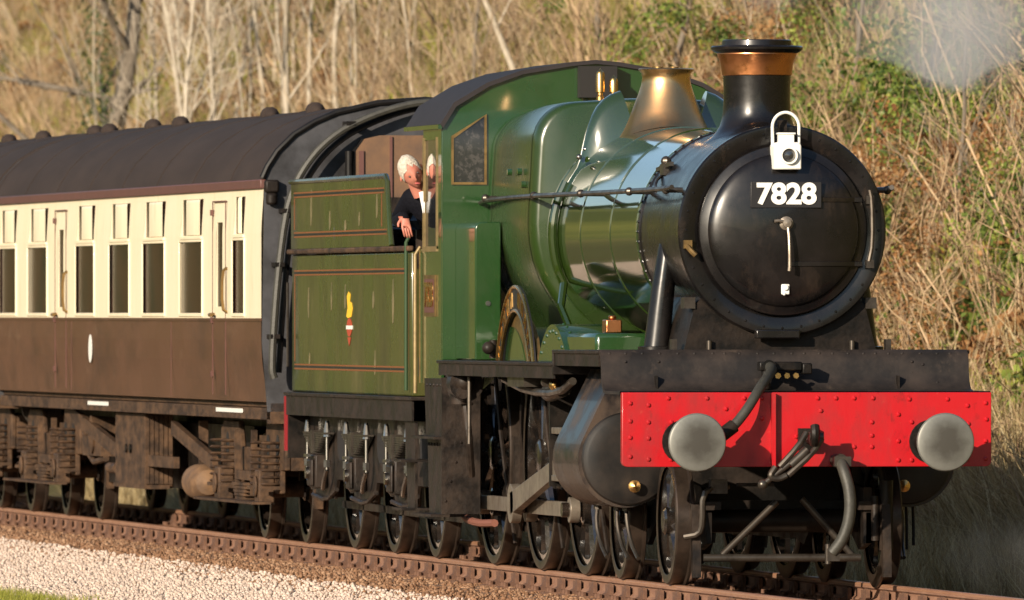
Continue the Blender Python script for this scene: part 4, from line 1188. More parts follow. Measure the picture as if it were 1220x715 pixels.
# ------------------------------------------------------------------ carriage
XA, XB = -17.52, -36.87
cc = root('railway_carriage', ((XA + XB) / 2, 0, 0), 'chocolate and cream railway carriage with dark roof behind the tender', 'carriage')
def side_y(z):
    return 1.33 + .045 * sm(1.15, 1.7, z) - .02 * sm(2.6, 3.0, z)
wins = [(-36.32, -34.94), (-33.99, -32.46), (-30.26, -28.87), (-27.76, -26.31), (-25.35, -23.83), (-22.80, -21.29), (-19.32, -18.57)]
doors = [-31.42, -20.19]
Z0, ZW, ZT = 1.20, 1.89, 2.985
PZ0, PZ1, VZ0, VZ1 = 1.945, 2.56, 2.615, 2.93
DW = .20
for s in (-1, 1):
    def strip(name, m, holes, z0, z1):
        """One band of the body side, with openings, as an outer and inner skin."""
        xs = sorted({XA, XB} | {v for h in holes for v in (h[0], h[1])})
        zs = sorted({z0, z1} | {v for h in holes for v in (h[2], h[3])} | {z0 + (z1 - z0) * k / 4 for k in range(5)})
        b = MB()
        for i in range(len(xs) - 1):
            for j in range(len(zs) - 1):
                xm, zm = (xs[i] + xs[i + 1]) / 2, (zs[j] + zs[j + 1]) / 2
                if any(h[0] < xm < h[1] and h[2] < zm < h[3] for h in holes): continue
                p = [(xs[i], zs[j]), (xs[i + 1], zs[j]), (xs[i + 1], zs[j + 1]), (xs[i], zs[j + 1])]
                b.add([(x, s * side_y(z), z) for x, z in p] + [(x, s * (side_y(z) - .03), z) for x, z in p], [(0, 1, 2, 3), (7, 6, 5, 4)])
        for h in holes:
            p = [(h[0], h[2]), (h[1], h[2]), (h[1], h[3]), (h[0], h[3])]
            for i in range(4):
                q = (p[i], p[(i + 1) % 4])
                b.add([(q[0][0], s * side_y(q[0][1]), q[0][1]), (q[1][0], s * side_y(q[1][1]), q[1][1]), (q[1][0], s * (side_y(q[1][1]) - .06), q[1][1]), (q[0][0], s * (side_y(q[0][1]) - .06), q[0][1])], [(0, 1, 2, 3)])
        return b.build(name, m, cc)
    holes = []
    for x0, x1 in wins: holes += [(x0, x1, PZ0, PZ1), (x0 + .06, x1 - .06, VZ0, VZ1)]
    for d in doors: holes.append((d - DW, d + DW, 2.0, 2.72))
    strip('lower_side', 'chocolate', [], Z0, ZW)
    up = strip('upper_side', 'cream', holes, ZW + .001, ZT)
    MB().box(XB, XA, s * 1.372, s * 1.385, ZW - .012, ZW + .012).build('waist_bead', 'chocolate', up)
    for x0, x1 in wins:
        yg = s * (side_y(2.3) - .016)
        wi = MB()
        for (a0, a1, b0, b1) in ((x0, x1, PZ0 - .03, PZ0), (x0, x1, PZ1, PZ1 + .02), (x0 - .03, x0, PZ0 - .03, PZ1 + .02), (x1, x1 + .03, PZ0 - .03, PZ1 + .02)):
            wi.box(a0, a1, s * (side_y(2.3) + .012), s * (side_y(2.3) - .02), b0, b1)
        wf = wi.build('window', 'cream', cc, bevel=.004)
        MB().box(x0, x1, yg, yg - s * .006, PZ0, PZ1).build('pane', 'glass', wf)
        # ventilator hood: a bulged cream panel standing off the opening
        b = MB(); rings = []
        hx0, hx1 = x0 + .36, x1 - .24
        for z, q_ in ((VZ0 + .004, .2), (VZ0 + .004, .92), (VZ0 + .02, 1), (VZ1 - .03, 1), (VZ1 - .006, .8), (VZ1 - .003, .2)):
            ring = []
            for q in range(9):
                u = q / 8
                ring.append((hx0 + (hx1 - hx0) * u, s * (side_y(2.75) - .014 + .034 * q_ * math.sin(math.pi * min(max(u, .05), .95)) ** .6), z))
            rings.append(ring)
        b.ring_surface(rings, False)
        vt = b.build('ventilator_hood', 'cream', cc, ang=70)
        MB().box(x0 + .02, x1 - .02, s * (side_y(2.75) + .002), s * (side_y(2.75) + .022), VZ0 - .03, VZ0 - .008).build('ventilator_sill', 'cream', vt)
        MB().box(x0 + .06, x1 - .06, s * (side_y(2.75) - .016), s * (side_y(2.75) - .022), VZ0, VZ1).build('pane', 'glass', vt)
    for d in doors:
        dz = 2.0
        b = MB()
        for x in (d - .42, d + .42):
            b.box(x - .006, x + .006, s * 1.372, s * 1.380, Z0 + .05, 2.90)
        b.box(d - .42, d + .42, s * 1.368, s * 1.379, 2.893, 2.905)
        dr = b.build('door', 'maroon', cc)
        MB().box(d - DW, d + DW, s * 1.362, s * 1.356, 2.0, 2.72).build('pane', 'glass', dr)
        MB().cyl((d - .30, s * 1.375, 1.93), (d - .30, s * 1.42, 1.93), .018).cyl((d - .30, s * 1.42, 1.93), (d - .18, s * 1.42, 1.93), .016).build('door_handle', 'dull_brass', dr)
        MB().tube([(d + .52, s * 1.376, 1.95), (d + .52, s * 1.42, 1.98), (d + .52, s * 1.42, 2.3), (d + .52, s * 1.376, 2.33)], .014, 6, 1).build('grab_rail', 'dull_brass', dr)
        for z in (1.4, 1.86, 2.78): MB().box(d - .45, d - .39, s * 1.372, s * 1.395, z, z + .05).build('hinge', 'maroon', dr)
    MB().box(XB, XA, s * 1.385, s * 1.33, 2.987, 3.065).build('cornice', 'maroon', cc, bevel=.01)
    MB().prism(arc(-29.15, 1.62, .13, 0, 345, 23) if s < 0 else arc(-29.15, 1.62, .13, 0, 345, 23), 'y', s * 1.377, s * 1.3795).build('crest_disc', 'white', cc)
    for x in (-23.4, -30.6):
        MB().box(x, x + .012, s * 1.374, s * 1.378, Z0 + .03, ZW - .02).build('panel_joint', 'maroon', cc)
# roof
rp = [(-1.372, 3.066), (-1.33, 3.16), (-1.245, 3.29), (-1.103, 3.43), (-.93, 3.535), (-.749, 3.612), (-.394, 3.695), (0, 3.722)]
rp = rp + [(-y, z) for y, z in rp[-2::-1]]
b = MB().prism(rp, 'x', XB, XA)
roof = b.build('carriage_roof', 'roof', cc, ang=25)
for x in [-19.5 - 2.45 * k for k in range(8)]:
    MB().tube([(x, y * 1.001, z + .002) for y, z in rp], .004, 5).build('roof_joint', 'roof', roof)
for k, x in enumerate((-21.1, -24.0, -30.1, -32.1, -35.4, -37.7 + 1.2)):
    y = -.42
    b = MB().lathe((x - .24, y, 3.685), 'x', [(0, .02), (.05, .06), (.10, .068), (.11, .045), (.17, .045), (.18, .08), (.30, .08), (.31, .045), (.37, .045), (.38, .068), (.43, .06), (.48, .02)], 12, True, True)
    b.box(x - .06, x + .06, y - .05, y + .05, 3.64, 3.74)
    b.build('roof_ventilator', 'roof', roof)
for k, x in enumerate((-19.3, -22.6, -26.2, -28.2, -33.6)):
    y = .42
    b = MB().lathe((x - .24, y, 3.685), 'x', [(0, .02), (.05, .06), (.10, .068), (.11, .045), (.17, .045), (.18, .08), (.30, .08), (.31, .045), (.37, .045), (.38, .068), (.43, .06), (.48, .02)], 12, True, True)
    b.box(x - .06, x + .06, y - .05, y + .05, 3.64, 3.74)
    b.build('roof_ventilator', 'roof', roof)
# ends, gangway, interior
for xa, xb in ((XA, XA + .04), (XB - .04, XB)):
    pts = [(-1.325, 1.12), (-1.372, 1.7), (-1.352, 3.0)] + [(y * .99, z - .01) for y, z in rp[1:-1]] + [(1.352, 3.0), (1.372, 1.7), (1.325, 1.12)]
    MB().prism(pts, 'x', xa, xb).build('carriage_end', 'coach_end', cc)
ed = MB().tube([(XA + .05, y, z + .01) for y, z in rp], .026, 8)
ed.build('roof_end_seal', 'rubber', cc)
hz = [(-1.30, 1.40), (-1.325, 1.477), (-1.286, 2.107), (-1.215, 2.737), (-1.13, 3.02), (-1.003, 3.228), (-.85, 3.39), (-.649, 3.523), (-.295, 3.664), (.024, 3.721), (.4, 3.68), (.8, 3.5), (1.1, 3.15)]
MB().tube([(XA + .26, y, z) for y, z in hz], .032, 8, 2).build('end_cable', 'greyhose', cc, 'thick dusty cable arching over the carriage end')
MB().tube([(XA + .20, y + .07, z - .03) for y, z in hz[1:]], .026, 8, 2).build('end_cable', 'rubber', cc)
b = MB()
for y, z in ((-1.30, 1.75), (-1.26, 2.35), (-1.20, 2.80), (-.66, 3.53)):
    b.box(XA + .03, XA + .29, y - .035, y + .045, z - .018, z + .018)
b.build('cable_clip', 'black', cc)
MB().box(XA + .04, XA + .14, -1.36, -1.24, 2.95, 3.06).cyl((XA + .1, -1.30, 2.85), (XA + .1, -1.30, 2.95), .05).build('jumper_socket', 'black', cc, bevel=.02)
gp = [(-.62, 1.25), (-.62, 3.30), (-.55, 3.40), (-.42, 3.43), (.42, 3.43), (.55, 3.40), (.62, 3.30), (.62, 1.25)]
b = MB()
for k in range(5):
    f = 1.0 if k % 2 == 0 else .96
    b.prism([(y * f, 1.25 + (z - 1.25) * (1 if f == 1 else .985)) for y, z in gp], 'x', XA + .04 + .055 * k, XA + .09 + .055 * k)
gw = b.build('gangway_bellows', 'rubber', cc)
MB().prism(gp, 'x', XA + .315, XA + .35).build('gangway_board', 'gangway', cc, 'brown gangway board at the carriage end')
MB().box(XA + .352, XA + .37, -.60, -.56, 1.3, 3.3).box(XA + .352, XA + .37, -.34, -.32, 1.3, 3.42).box(XA + .352, XA + .37, .56, .60, 1.3, 3.3).build('gangway_rib', 'maroon', cc)
MB().cyl((XA + .2, -.66, 2.7), (XA + .2, -.66, 3.3), .035).build('end_pipe', 'rubber', cc)
b = MB().box(XB + .05, XA - .05, -1.28, 1.28, 1.22, 1.30).box(XB + .05, XA - .05, .45, .50, 1.3, 2.98)
for x in [-19.9 - 2.42 * k for k in range(7)]:
    b.box(x - .03, x + .03, -1.28, .45, 1.3, 2.98)
b.build('compartment_partition', 'curtain', cc)
b = MB()
for x in [-19.9 - 2.42 * k for k in range(7)]:
    for d in (-1, 1): b.box(x + d * .04, x + d * .22, -1.25, .4, 1.6, 2.4).box(x + d * .04, x + d * .6, -1.25, .4, 1.6, 1.75)
b.build('seat', 'seat', cc)
# underframe
for s in (-1, 1):
    MB().box(XB, XA, s * 1.30, s * 1.24, 1.05, 1.15).box(XB, XA, s * 1.27, s * 1.22, 1.155, 1.195).build('solebar', 'rustbrown', cc, bevel=.004)
    MB().box(-29.9, -28.1 - .3, s * 1.305, s * 1.31, 1.10, 1.135).box(-20.9, -19.2, s * 1.305, s * 1.31, 1.10, 1.135).build('white_sole_mark', 'white', cc)
    tr = MB()
    tr.bar((-32.6, s * 1.17, 1.04), (-28.4, s * 1.17, .66), .05, .13).bar((-28.4, s * 1.17, .62), (-24.6, s * 1.17, .62), .05, .10).bar((-24.8, s * 1.17, .93), (-22.0, s * 1.17, .64), .05, .12)
    tr.build('truss_bar', 'rustbrown', cc)
    b = MB().box(-28.57, -26.45, s * 1.22, s * .96, .37, 1.045)
    bb = b.build('battery_box', 'rustbrown', cc, bevel=.012)
    MB().box(-28.6, -26.4, s * 1.235, s * 1.0, .365, .40).build('box_sill', 'rustbrown', bb)
    for k in range(6):
        MB().box(-26.448, -26.43, s * (1.215 - .042 * k), s * (1.18 - .042 * k), .41, 1.04).build('slat', 'rustbrown', bb)
    b = MB().cyl((-27.7, s * 1.222, .72), (-27.7, s * 1.24, .72), .04).cyl((-27.4, s * 1.222, .72), (-27.4, s * 1.24, .72), .04)
    b.build('box_catch', 'black', bb)
    dy = MB().lathe((-23.5, s * 1.05, .46), 'x', [(-.55, .10), (-.5, .155), (-.05, .16), (.06, .15), (.14, .11), (.17, .0005)], 24).build('dynamo', mat('dynamo_ochre', (.19, .105, .05), .7, var=.9, var_col=(.05, .03, .02), scale=5, bump=.3, bump_scale=15), cc)
    MB().bar((-23.7, s * 1.05, .60), (-23.7, s * 1.05, 1.0), .08, .05).build('dynamo_hanger', 'rustbrown', dy)
    b = MB().lathe((-30.8, s * .95, .82), 'y', [(s * .0, .0005), (s * .0, .16), (s * .22, .18), (s * .25, .0005)], 20)
    b.box(-31.6, -30.2, s * 1.15, s * .9, .62, .80).tube([(-31.9, s * 1.1, .9), (-31.2, s * 1.12, .55), (-30.2, s * 1.1, .6)], .03, 8, 1).cyl((-29.9, s * 1.1, .52), (-29.3, s * 1.1, .52), .05)
    b.build('vacuum_cylinder', 'rustbrown', cc)
MB().box(XB + 1, XA - 1, -.7, .7, .95, 1.12).box(-32.4, -22.2, -.8, .8, .36, .96).build('underframe_and_light_block', 'black', cc)  # lower box is added to keep the space below dark
# bogies
def carriage_bogie(cx):
    for s in (-1, 1):
        y0, y1 = s * 1.10, s * 1.05
        sf = [(cx - 2.05, .95), (cx - 1.85, 1.02), (cx - .9, 1.02), (cx - .75, .80), (cx + .75, .80), (cx + .9, 1.02), (cx + 1.85, 1.02), (cx + 2.05, .95), (cx + 2.05, .62), (cx + 1.75, .62), (cx + 1.75, .42), (cx + .85, .42), (cx + .80, .58), (cx + .35, .50), (cx - .35, .50), (cx - .80, .58), (cx - .85, .42), (cx - 1.75, .42), (cx - 1.75, .62), (cx - 2.05, .62)]
        f = MB().prism(sf, 'y', y0, y1).build('bogie_side_frame', 'rustbrown', cc, bevel=.012)
        for d in (-1.295, 1.295):
            for q in (-.30, .30):
                MB().prism(arc(cx + d + q, .82, .1, 0, 345, 11), 'y', s * 1.101, s * 1.104).build('hole_shade', 'dark', f)  # dark disc on the surface, painting the shade in a hole
            ax = MB().box(cx + d - .14, cx + d + .14, s * 1.24, s * 1.105, .34, .62).cyl((cx + d, s * 1.24, .48), (cx + d, s * 1.265, .48), .09)
            ax.build('axlebox', 'rustbrown', cc, bevel=.02)
            for q in (-.36, .36):
                b = MB()
                for k in range(7):
                    b.lathe((cx + d + q, s * 1.16, .50 + .058 * k), 'z', [(-.013, .075), (0, .095), (.013, .075), (0, .06), (-.013, .075)], 12)
                b.build('coil_spring', 'rustbrown', f)
                MB().box(cx + d + q - .1, cx + d + q + .1, s * 1.26, s * 1.06, .455, .485).build('spring_seat', 'rustbrown', f)
            wheel(cx + d, s, .457, 0, cc, 'carriage_wheel')
            MB().lathe((cx + d, 0, .457), 'y', [(s * .70, .35), (s * .74, .33), (s * .76, .15), (s * .80, .10), (s * .80, .0005)], 32).build('wheel_disc', 'rustbrown', cc)
            b = MB().bar((cx + d + .55, s * .78, .85), (cx + d + .50, s * .78, .30), .06, .12)
            b.build('brake_shoe', 'rustbrown', cc)
        b = MB()
        for k in range(6): b.box(cx - .45 + .05 * k, cx + .45 - .05 * k, s * 1.22, s * 1.11, .50 - .03 * k, .475 - .03 * k)
        b.box(cx - .5, cx + .5, s * 1.18, s * 1.08, .52, .60).bar((cx - .55, s * 1.16, .95), (cx - .48, s * 1.16, .40), .05, .05).bar((cx + .55, s * 1.16, .95), (cx + .48, s * 1.16, .40), .05, .05)
        b.build('bolster_spring', 'rustbrown', cc)
        MB().box(cx - 1.9, cx + 1.9, s * 1.36, s * 1.20, .335, .355).build('foot_board', 'rustbrown', cc)
    MB().box(cx - .3, cx + .3, -1.0, 1.0, .55, .9).cyl((cx - 1.295, -1.1, .457), (cx - 1.295, 1.1, .457), .07).cyl((cx + 1.295, -1.1, .457), (cx + 1.295, 1.1, .457), .07).box(cx + 2.0, cx + 2.06, -1.05, 1.05, .62, .95).build('bogie_bolster', 'rustbrown', cc)
carriage_bogie(-20.1)
carriage_bogie(-34.27)
for s in (-1, 1): MB().cyl((XA + .04, s * .89, 1.035), (XA + .24, s * .89, 1.035), .08).cyl((XA + .20, s * .89, 1.035), (XA + .23, s * .89, 1.035), .2).build('buffer', 'oily', cc)
MB().box(XA - .2, XA + .04, -1.30, 1.30, 1.02, 1.19).build('headstock', 'rustbrown', cc)

# the next carriage, coupled behind
c2 = root('railway_carriage', (ORG[cc.name][0] - 19.62, 0, 0), 'second carriage, only its dark roof showing beyond the first at the left edge', 'carriage', 'carriages')
cc['group'] = 'carriages'
for ch in list(cc.children):
    if ch.name.split('.')[0] in ('seat', 'compartment_partition', 'end_cable', 'cable_clip', 'jumper_socket', 'white_sole_mark', 'roof_end_seal', 'gangway_rib'): continue
    copy_tree(ch, c2, ch.location)

# ------------------------------------------------------------------ people in the cab
def skin_mesh(chains, sub=1):
    """chains: lists of ((x,y,z), radius, key); equal keys are the same joint."""
    bm = bmesh.new(); lay = bm.verts.layers.skin.verify(); keys = {}
    first = True
    for ch in chains:
        prev = None
        for p, r, k in ch:
            v = keys.get(k) if k else None
            if v is None:
                v = bm.verts.new(p); v[lay].radius = (r, r)
                if first: v[lay].use_root = True; first = False
                if k: keys[k] = v
            if prev is not None and prev is not v:
                try: bm.edges.new((prev, v))
                except ValueError: pass
            prev = v
    me = bpy.data.meshes.new('skin'); bm.to_mesh(me); bm.free()
    o = bpy.data.objects.new('skin', me); col.objects.link(o)
    sk = o.modifiers.new('s', 'SKIN'); sk.use_smooth_shade = True
    sb = o.modifiers.new('u', 'SUBSURF'); sb.levels = sub; sb.render_levels = sub
    dg = bpy.context.evaluated_depsgraph_get()
    out = bpy.data.meshes.new_from_object(o.evaluated_get(dg))
    bpy.data.objects.remove(o)
    return out

def hand_chains(w, d, up, side, s=1.0):
    """Palm and five bent fingers from wrist w, pointing along d, back of hand up; thumb towards side."""
    w, d, up, side = Vector(w), Vector(d).normalized(), Vector(up).normalized(), Vector(side).normalized()
    out = []
    palm = w + d * .055 * s
    out.append([(w, .028 * s, 'w'), (palm, .034 * s, 'palm')])
    for k, (off, L) in enumerate(((.030, .075), (.010, .085), (-.010, .08), (-.030, .062))):
        a = palm + d * .03 * s + side * off * s
        c1 = a + d * L * .45 * s - up * .012 * s
        c2 = c1 + d * L * .3 * s - up * .03 * s
        c3 = c2 - up * .03 * s
        out.append([(palm, .034 * s, 'palm'), (a, .012 * s, None), (c1, .0095 * s, None), (c2, .009 * s, None), (c3, .008 * s, None)])
    t0 = w + d * .03 * s + side * .035 * s
    out.append([(w, .028 * s, 'w'), (t0, .014 * s, None), (t0 + side * .025 * s + d * .03 * s - up * .01, .011 * s, None), (t0 + side * .028 * s + d * .055 * s - up * .025, .009 * s, None)])
    return out

def head_mesh(c, face, up, s=1.0):
    """A head with brow, nose, lips, chin, ears and eyes. Returns skin, eye, lip and hair builders."""
    c, F, U = Vector(c), Vector(face).normalized(), Vector(up).normalized()
    S = F.cross(U).normalized(); U = S.cross(F).normalized()
    n, m = 28, 22
    def shape(th, ph):
        x, y, z = math.sin(th) * math.cos(ph), math.sin(th) * math.sin(ph), math.cos(th)
        f = x * .098; sd = y * (.076 + .006 * z); u = z * .122
        if z < 0: sd *= 1 - .32 * (-z) ** 1.4; f *= 1 - .06 * (-z)
        if x > 0:
            f -= .012 * max(0, x - .6)
            nose = math.exp(-((y / .17) ** 2)) * math.exp(-(((z + .10) / .22) ** 2)) * (1 if x > 0 else 0)
            f += .030 * nose
            f += .010 * math.exp(-((y / .6) ** 2)) * math.exp(-(((z - .22) / .10) ** 2))
            f -= .012 * (math.exp(-(((abs(y) - .38) / .16) ** 2)) * math.exp(-(((z - .06) / .12) ** 2)))
            f += .012 * math.exp(-((y / .3) ** 2)) * math.exp(-(((z + .78) / .16) ** 2))
            f += .006 * math.exp(-((y / .34) ** 2)) * math.exp(-(((z + .48) / .09) ** 2))
        return f, sd, u
    def P(f, sd, u): return c + (F * f + S * sd + U * u) * s
    hb = MB()
    hb.ring_surface([[P(*shape(math.pi * (i + .01) / (m + .02), 2 * math.pi * k / n)) for k in range(n)] for i in range(m + 1)])
    for q in (-1, 1):
        hb.sphere(P(-.005, q * .078, -.005), .03 * s, 8, 6, (.5, .35, 1.0))
    nk = c - U * .20 * s - F * .02 * s
    hb.tube([P(-.02, 0, -.07), P(-.03, 0, -.14), nk], .052 * s, 12)
    eb = MB()
    for q in (-1, 1): eb.sphere(P(.083, q * .032, .012), .0075 * s, 8, 6)
    lb_ = MB().sphere(P(.090, 0, -.060), .022 * s, 10, 6, (.6, 1, .38))
    hr = MB(); rk = random.Random(5)
    rings = []
    for i in range(0, 15):
        th = math.pi * .68 * i / 14
        ring = []
        for k in range(n):
            ph = 2 * math.pi * k / n
            front = max(0, math.cos(ph))
            t2 = th * (1 - (.60 + .08 * math.sin(ph * 9)) * front ** 1.2)
            f, sd, u = shape(max(t2, .01), ph)
            q = 1.07 + .05 * noise.noise((f * 22, sd * 22, u * 22)) + .035 * noise.noise((f * 55, sd * 55, u * 55))
            ring.append(P(f * q - .004, sd * q, u * q + .003))
        rings.append(ring)
    hr.ring_surface(rings)
    return hb, eb, lb_, hr

PD = Vector((-.75, .12, .0))
def person(loc, label, head_c, face, up, torso, arms, legs):
    sh = lambda ch: [(Vector(p) + PD, r, k) for p, r, k in ch]
    loc = tuple(Vector(loc) + PD); head_c = Vector(head_c) + PD; torso = sh(torso); legs = [sh(l) for l in legs]
    arms = [dict(chain=sh(a['chain']), hand=(Vector(a['hand'][0]) + PD, *a['hand'][1:])) for a in arms]
    pr = root('person', loc, label, 'person', 'crew in the cab')
    hb, eb, lb_, hr = head_mesh(head_c, face, up, 1.10)
    chains = []
    body = MB()
    # bare parts (head, neck, hands) in one mesh with the covered body under the clothes
    me = skin_mesh([torso] + [a['chain'] for a in arms] + legs, 1)
    def take(mesh, grow=0.0):
        return [Vector(v.co) + Vector(v.normal) * grow for v in mesh.vertices], [tuple(p.vertices) for p in mesh.polygons]
    v, f = take(me, -.012); body.add(v, f)
    for a in arms:
        hm = skin_mesh(hand_chains(*a['hand']), 1)
        v2, f2 = take(hm); body.add(v2, f2)
    body.add(hb.v, hb.f)
    bo = body.build('body', 'skin', pr, ang=80)
    eb.build('eye', 'eye', bo); lb_.build('mouth', 'lip', bo)
    hr.build('hair', 'hair', pr, ang=80)
    v, f = take(me, .004)
    MB().add(v, f).build('overalls', 'jacket', pr, ang=80)
    h, F = Vector(head_c), Vector(face).normalized()
    nk = h - Vector(up).normalized() * .19 + F * .02
    MB().tube([nk + F * .05 + Vector((0, 0, .03)), nk + F * .075 - Vector((0, 0, .05)), nk + F * .085 - Vector((0, 0, .12))], [.034, .012], 8).build('shirt', 'shirt', pr, ang=80)
    return pr

hc = Vector((-8.66, -1.415, 3.045))
person((-9.0, -.9, 1.6), 'person with white hair in dark jacket leaning out beside the cab', hc, (1, .16, -.34), (.30, -.5, 1),
       [((-8.98, -.92, 2.40), .16, 'hip'), ((-8.94, -1.06, 2.62), .16, None), ((-8.88, -1.24, 2.82), .125, 'ch'), ((-8.80, -1.30, 2.90), .07, None)],
       [dict(chain=[((-8.88, -1.24, 2.82), .125, 'ch'), ((-8.94, -1.38, 2.84), .085, None), ((-9.15, -1.44, 2.66), .07, None), ((-8.64, -1.475, 2.69), .052, None)],
             hand=((-8.62, -1.475, 2.69), (.7, .1, -.9), (.8, -.3, .6), (0, -1, .1))),
        dict(chain=[((-8.88, -1.24, 2.82), .125, 'ch'), ((-8.84, -1.02, 2.80), .08, None), ((-8.70, -1.0, 2.54), .06, None), ((-8.45, -1.05, 2.45), .045, None)],
             hand=((-8.43, -1.05, 2.45), (1, 0, -.2), (0, 0, 1), (0, 1, 0)))],
       [[((-8.98, -.92, 2.40), .16, 'hip'), ((-8.97, -1.02, 2.30), .10, None), ((-8.90, -1.05, 1.98), .075, None), ((-8.97, -1.05, 1.68), .05, None), ((-8.80, -1.05, 1.64), .04, None)],
        [((-8.98, -.92, 2.40), .16, 'hip'), ((-8.97, -.82, 2.30), .10, None), ((-8.92, -.80, 1.98), .075, None), ((-8.99, -.80, 1.68), .05, None), ((-8.82, -.80, 1.64), .04, None)]])
hc2 = Vector((-8.30, -1.25, 3.06))
person((-8.4, -.85, 1.6), 'person with white hair seen through the cab side window', hc2, (1, -.15, -.1), (.06, -.12, 1),
       [((-8.42, -.92, 2.42), .15, 'hip'), ((-8.40, -1.02, 2.62), .15, None), ((-8.36, -1.15, 2.80), .13, 'ch'), ((-8.33, -1.22, 2.90), .06, None)],
       [dict(chain=[((-8.36, -1.15, 2.80), .13, 'ch'), ((-8.36, -1.24, 2.74), .07, None), ((-8.30, -1.25, 2.52), .06, None), ((-8.05, -1.2, 2.46), .042, None)],
             hand=((-8.03, -1.2, 2.46), (1, 0, -.2), (0, 0, 1), (0, -1, 0))),
        dict(chain=[((-8.36, -1.15, 2.80), .13, 'ch'), ((-8.36, -.95, 2.76), .07, None), ((-8.25, -.85, 2.52), .06, None), ((-8.0, -.8, 2.5), .042, None)],
             hand=((-7.98, -.8, 2.5), (1, 0, -.2), (0, 0, 1), (0, 1, 0)))],
       [[((-8.42, -.92, 2.42), .15, 'hip'), ((-8.42, -1.02, 2.30), .10, None), ((-8.36, -1.04, 1.98), .075, None), ((-8.42, -1.04, 1.68), .05, None), ((-8.25, -1.04, 1.64), .04, None)],
        [((-8.42, -.92, 2.42), .15, 'hip'), ((-8.42, -.82, 2.30), .10, None), ((-8.38, -.80, 1.98), .075, None), ((-8.44, -.80, 1.68), .05, None), ((-8.27, -.80, 1.64), .04, None)]])

# ------------------------------------------------------------------ plants on the bank
M['straw'] = leaf_mat('dry_grass', (.21, .145, .065), (.56, .46, .27), (.39, .29, .14))
M['olive'] = leaf_mat('olive_grass', (.12, .135, .02), (.42, .40, .08), (.26, .265, .04))
M['bracken'] = leaf_mat('dead_bracken', (.16, .065, .024), (.46, .27, .12), (.32, .155, .055))
M['bramble'] = leaf_mat('bramble_leaf', (.06, .10, .02), (.32, .36, .07), (.15, .20, .04), rough=.45)
M['ivy'] = leaf_mat('ivy_leaf', (.035, .06, .018), (.10, .13, .035), (.06, .09, .025), rough=.4)
M['twig'] = leaf_mat('brown_twig', (.15, .085, .045), (.52, .37, .22), trans=0)
M['birch'] = mat('pale_bark', (.46, .40, .31), .8, var=.7, var_col=(.22, .17, .12), scale=5, stretch=(1, 1, .5), bump=.3, bump_scale=20)
M['greybark'] = mat('grey_bark', (.20, .165, .125), .9, var=.8, var_col=(.09, .07, .05), scale=6, stretch=(1, 1, .4), bump=.5, bump_scale=16)
M['stone1'] = leaf_mat('ballast_stone', (.41, .315, .25), (.61, .49, .41), (.52, .41, .335), rough=.95, trans=0)

src = bpy.data.collections.new('scatter_sources')      # never linked to the scene: only instanced

def blade(b, p, d, L, w, bend, rk, segs=2):
    """A bent grass blade as a narrow strip."""
    d = Vector(d).normalized()
    side = d.cross(Vector((rk.uniform(-1, 1), rk.uniform(-1, 1), .2))).normalized()
    out = Vector((rk.uniform(-1, 1), rk.uniform(-1, 1), 0)) * bend
    p = Vector(p); vs = []
    for k in range(segs + 1):
        t = k / segs
        c = p + d * L * t + (out - Vector((0, 0, abs(bend) * .4))) * L * t * t
        ww = w * (1 - t * .85)
        vs += [c - side * ww, c + side * ww]
    b.add(vs, [(2 * k, 2 * k + 1, 2 * k + 3, 2 * k + 2) for k in range(segs)])

def leaf(b, p, n, L, rk):
    n = Vector(n).normalized(); t = n.orthogonal().normalized()
    t = Matrix.Rotation(rk.uniform(0, 6.28), 3, n) @ t
    w = n.cross(t)
    p = Vector(p)
    b.add([p - t * L * .5, p + w * L * .32 + n * .12 * L, p + t * L * .5, p - w * L * .32 + n * .12 * L], [(0, 1, 2), (0, 2, 3)])

def src_obj(b, name, m):
    me = b.mesh(name, ang=180)
    if not me.materials: me.materials.append(M[m])
    o = bpy.data.objects.new(name, me)
    return o

def tuft(seed, n, h, spread, w, lean):
    rk = random.Random(seed); b = MB()
    for _ in range(n):
        a = rk.uniform(0, 6.28); r = spread * rk.random() ** .5
        p = (r * math.cos(a), r * math.sin(a), -.04)
        L = h * rk.uniform(.45, 1.1)
        blade(b, p, (rk.gauss(0, lean) + .3 * r * math.cos(a), rk.gauss(0, lean) + .3 * r * math.sin(a), 1), L, w * rk.uniform(.6, 1.3), rk.uniform(0, .55), rk, 3)
    return b
def frond_clump(seed, n, h):
    rk = random.Random(seed); b = MB()
    for _ in range(n):
        a = rk.uniform(0, 6.28); L = h * rk.uniform(.6, 1.1); lean = rk.uniform(.25, 1.0)
        d = Vector((math.cos(a) * lean, math.sin(a) * lean, 1)).normalized()
        sd = d.cross(Vector((0, 0, 1))).normalized()
        p0 = Vector((rk.uniform(-.15, .15), rk.uniform(-.15, .15), 0)); prev = None
        for k in range(12):
            t = k / 11
            c = p0 + d * L * t - Vector((0, 0, .5 * L * t * t))
            if prev is not None:
                b.add([prev - sd * .006, prev + sd * .006, c + sd * .005, c - sd * .005], [(0, 1, 2, 3)])
            prev = c
            if t > .2:
                ll = .24 * (1 - t) + .04
                for q in (-1, 1):
                    e = c + sd * q * ll + d * ll * .4 + Vector((0, 0, rk.uniform(-.10, .02)))
                    b.add([c, c + d * .06, e + d * .02, e - d * .02], [(0, 1, 2, 3)])
    return b
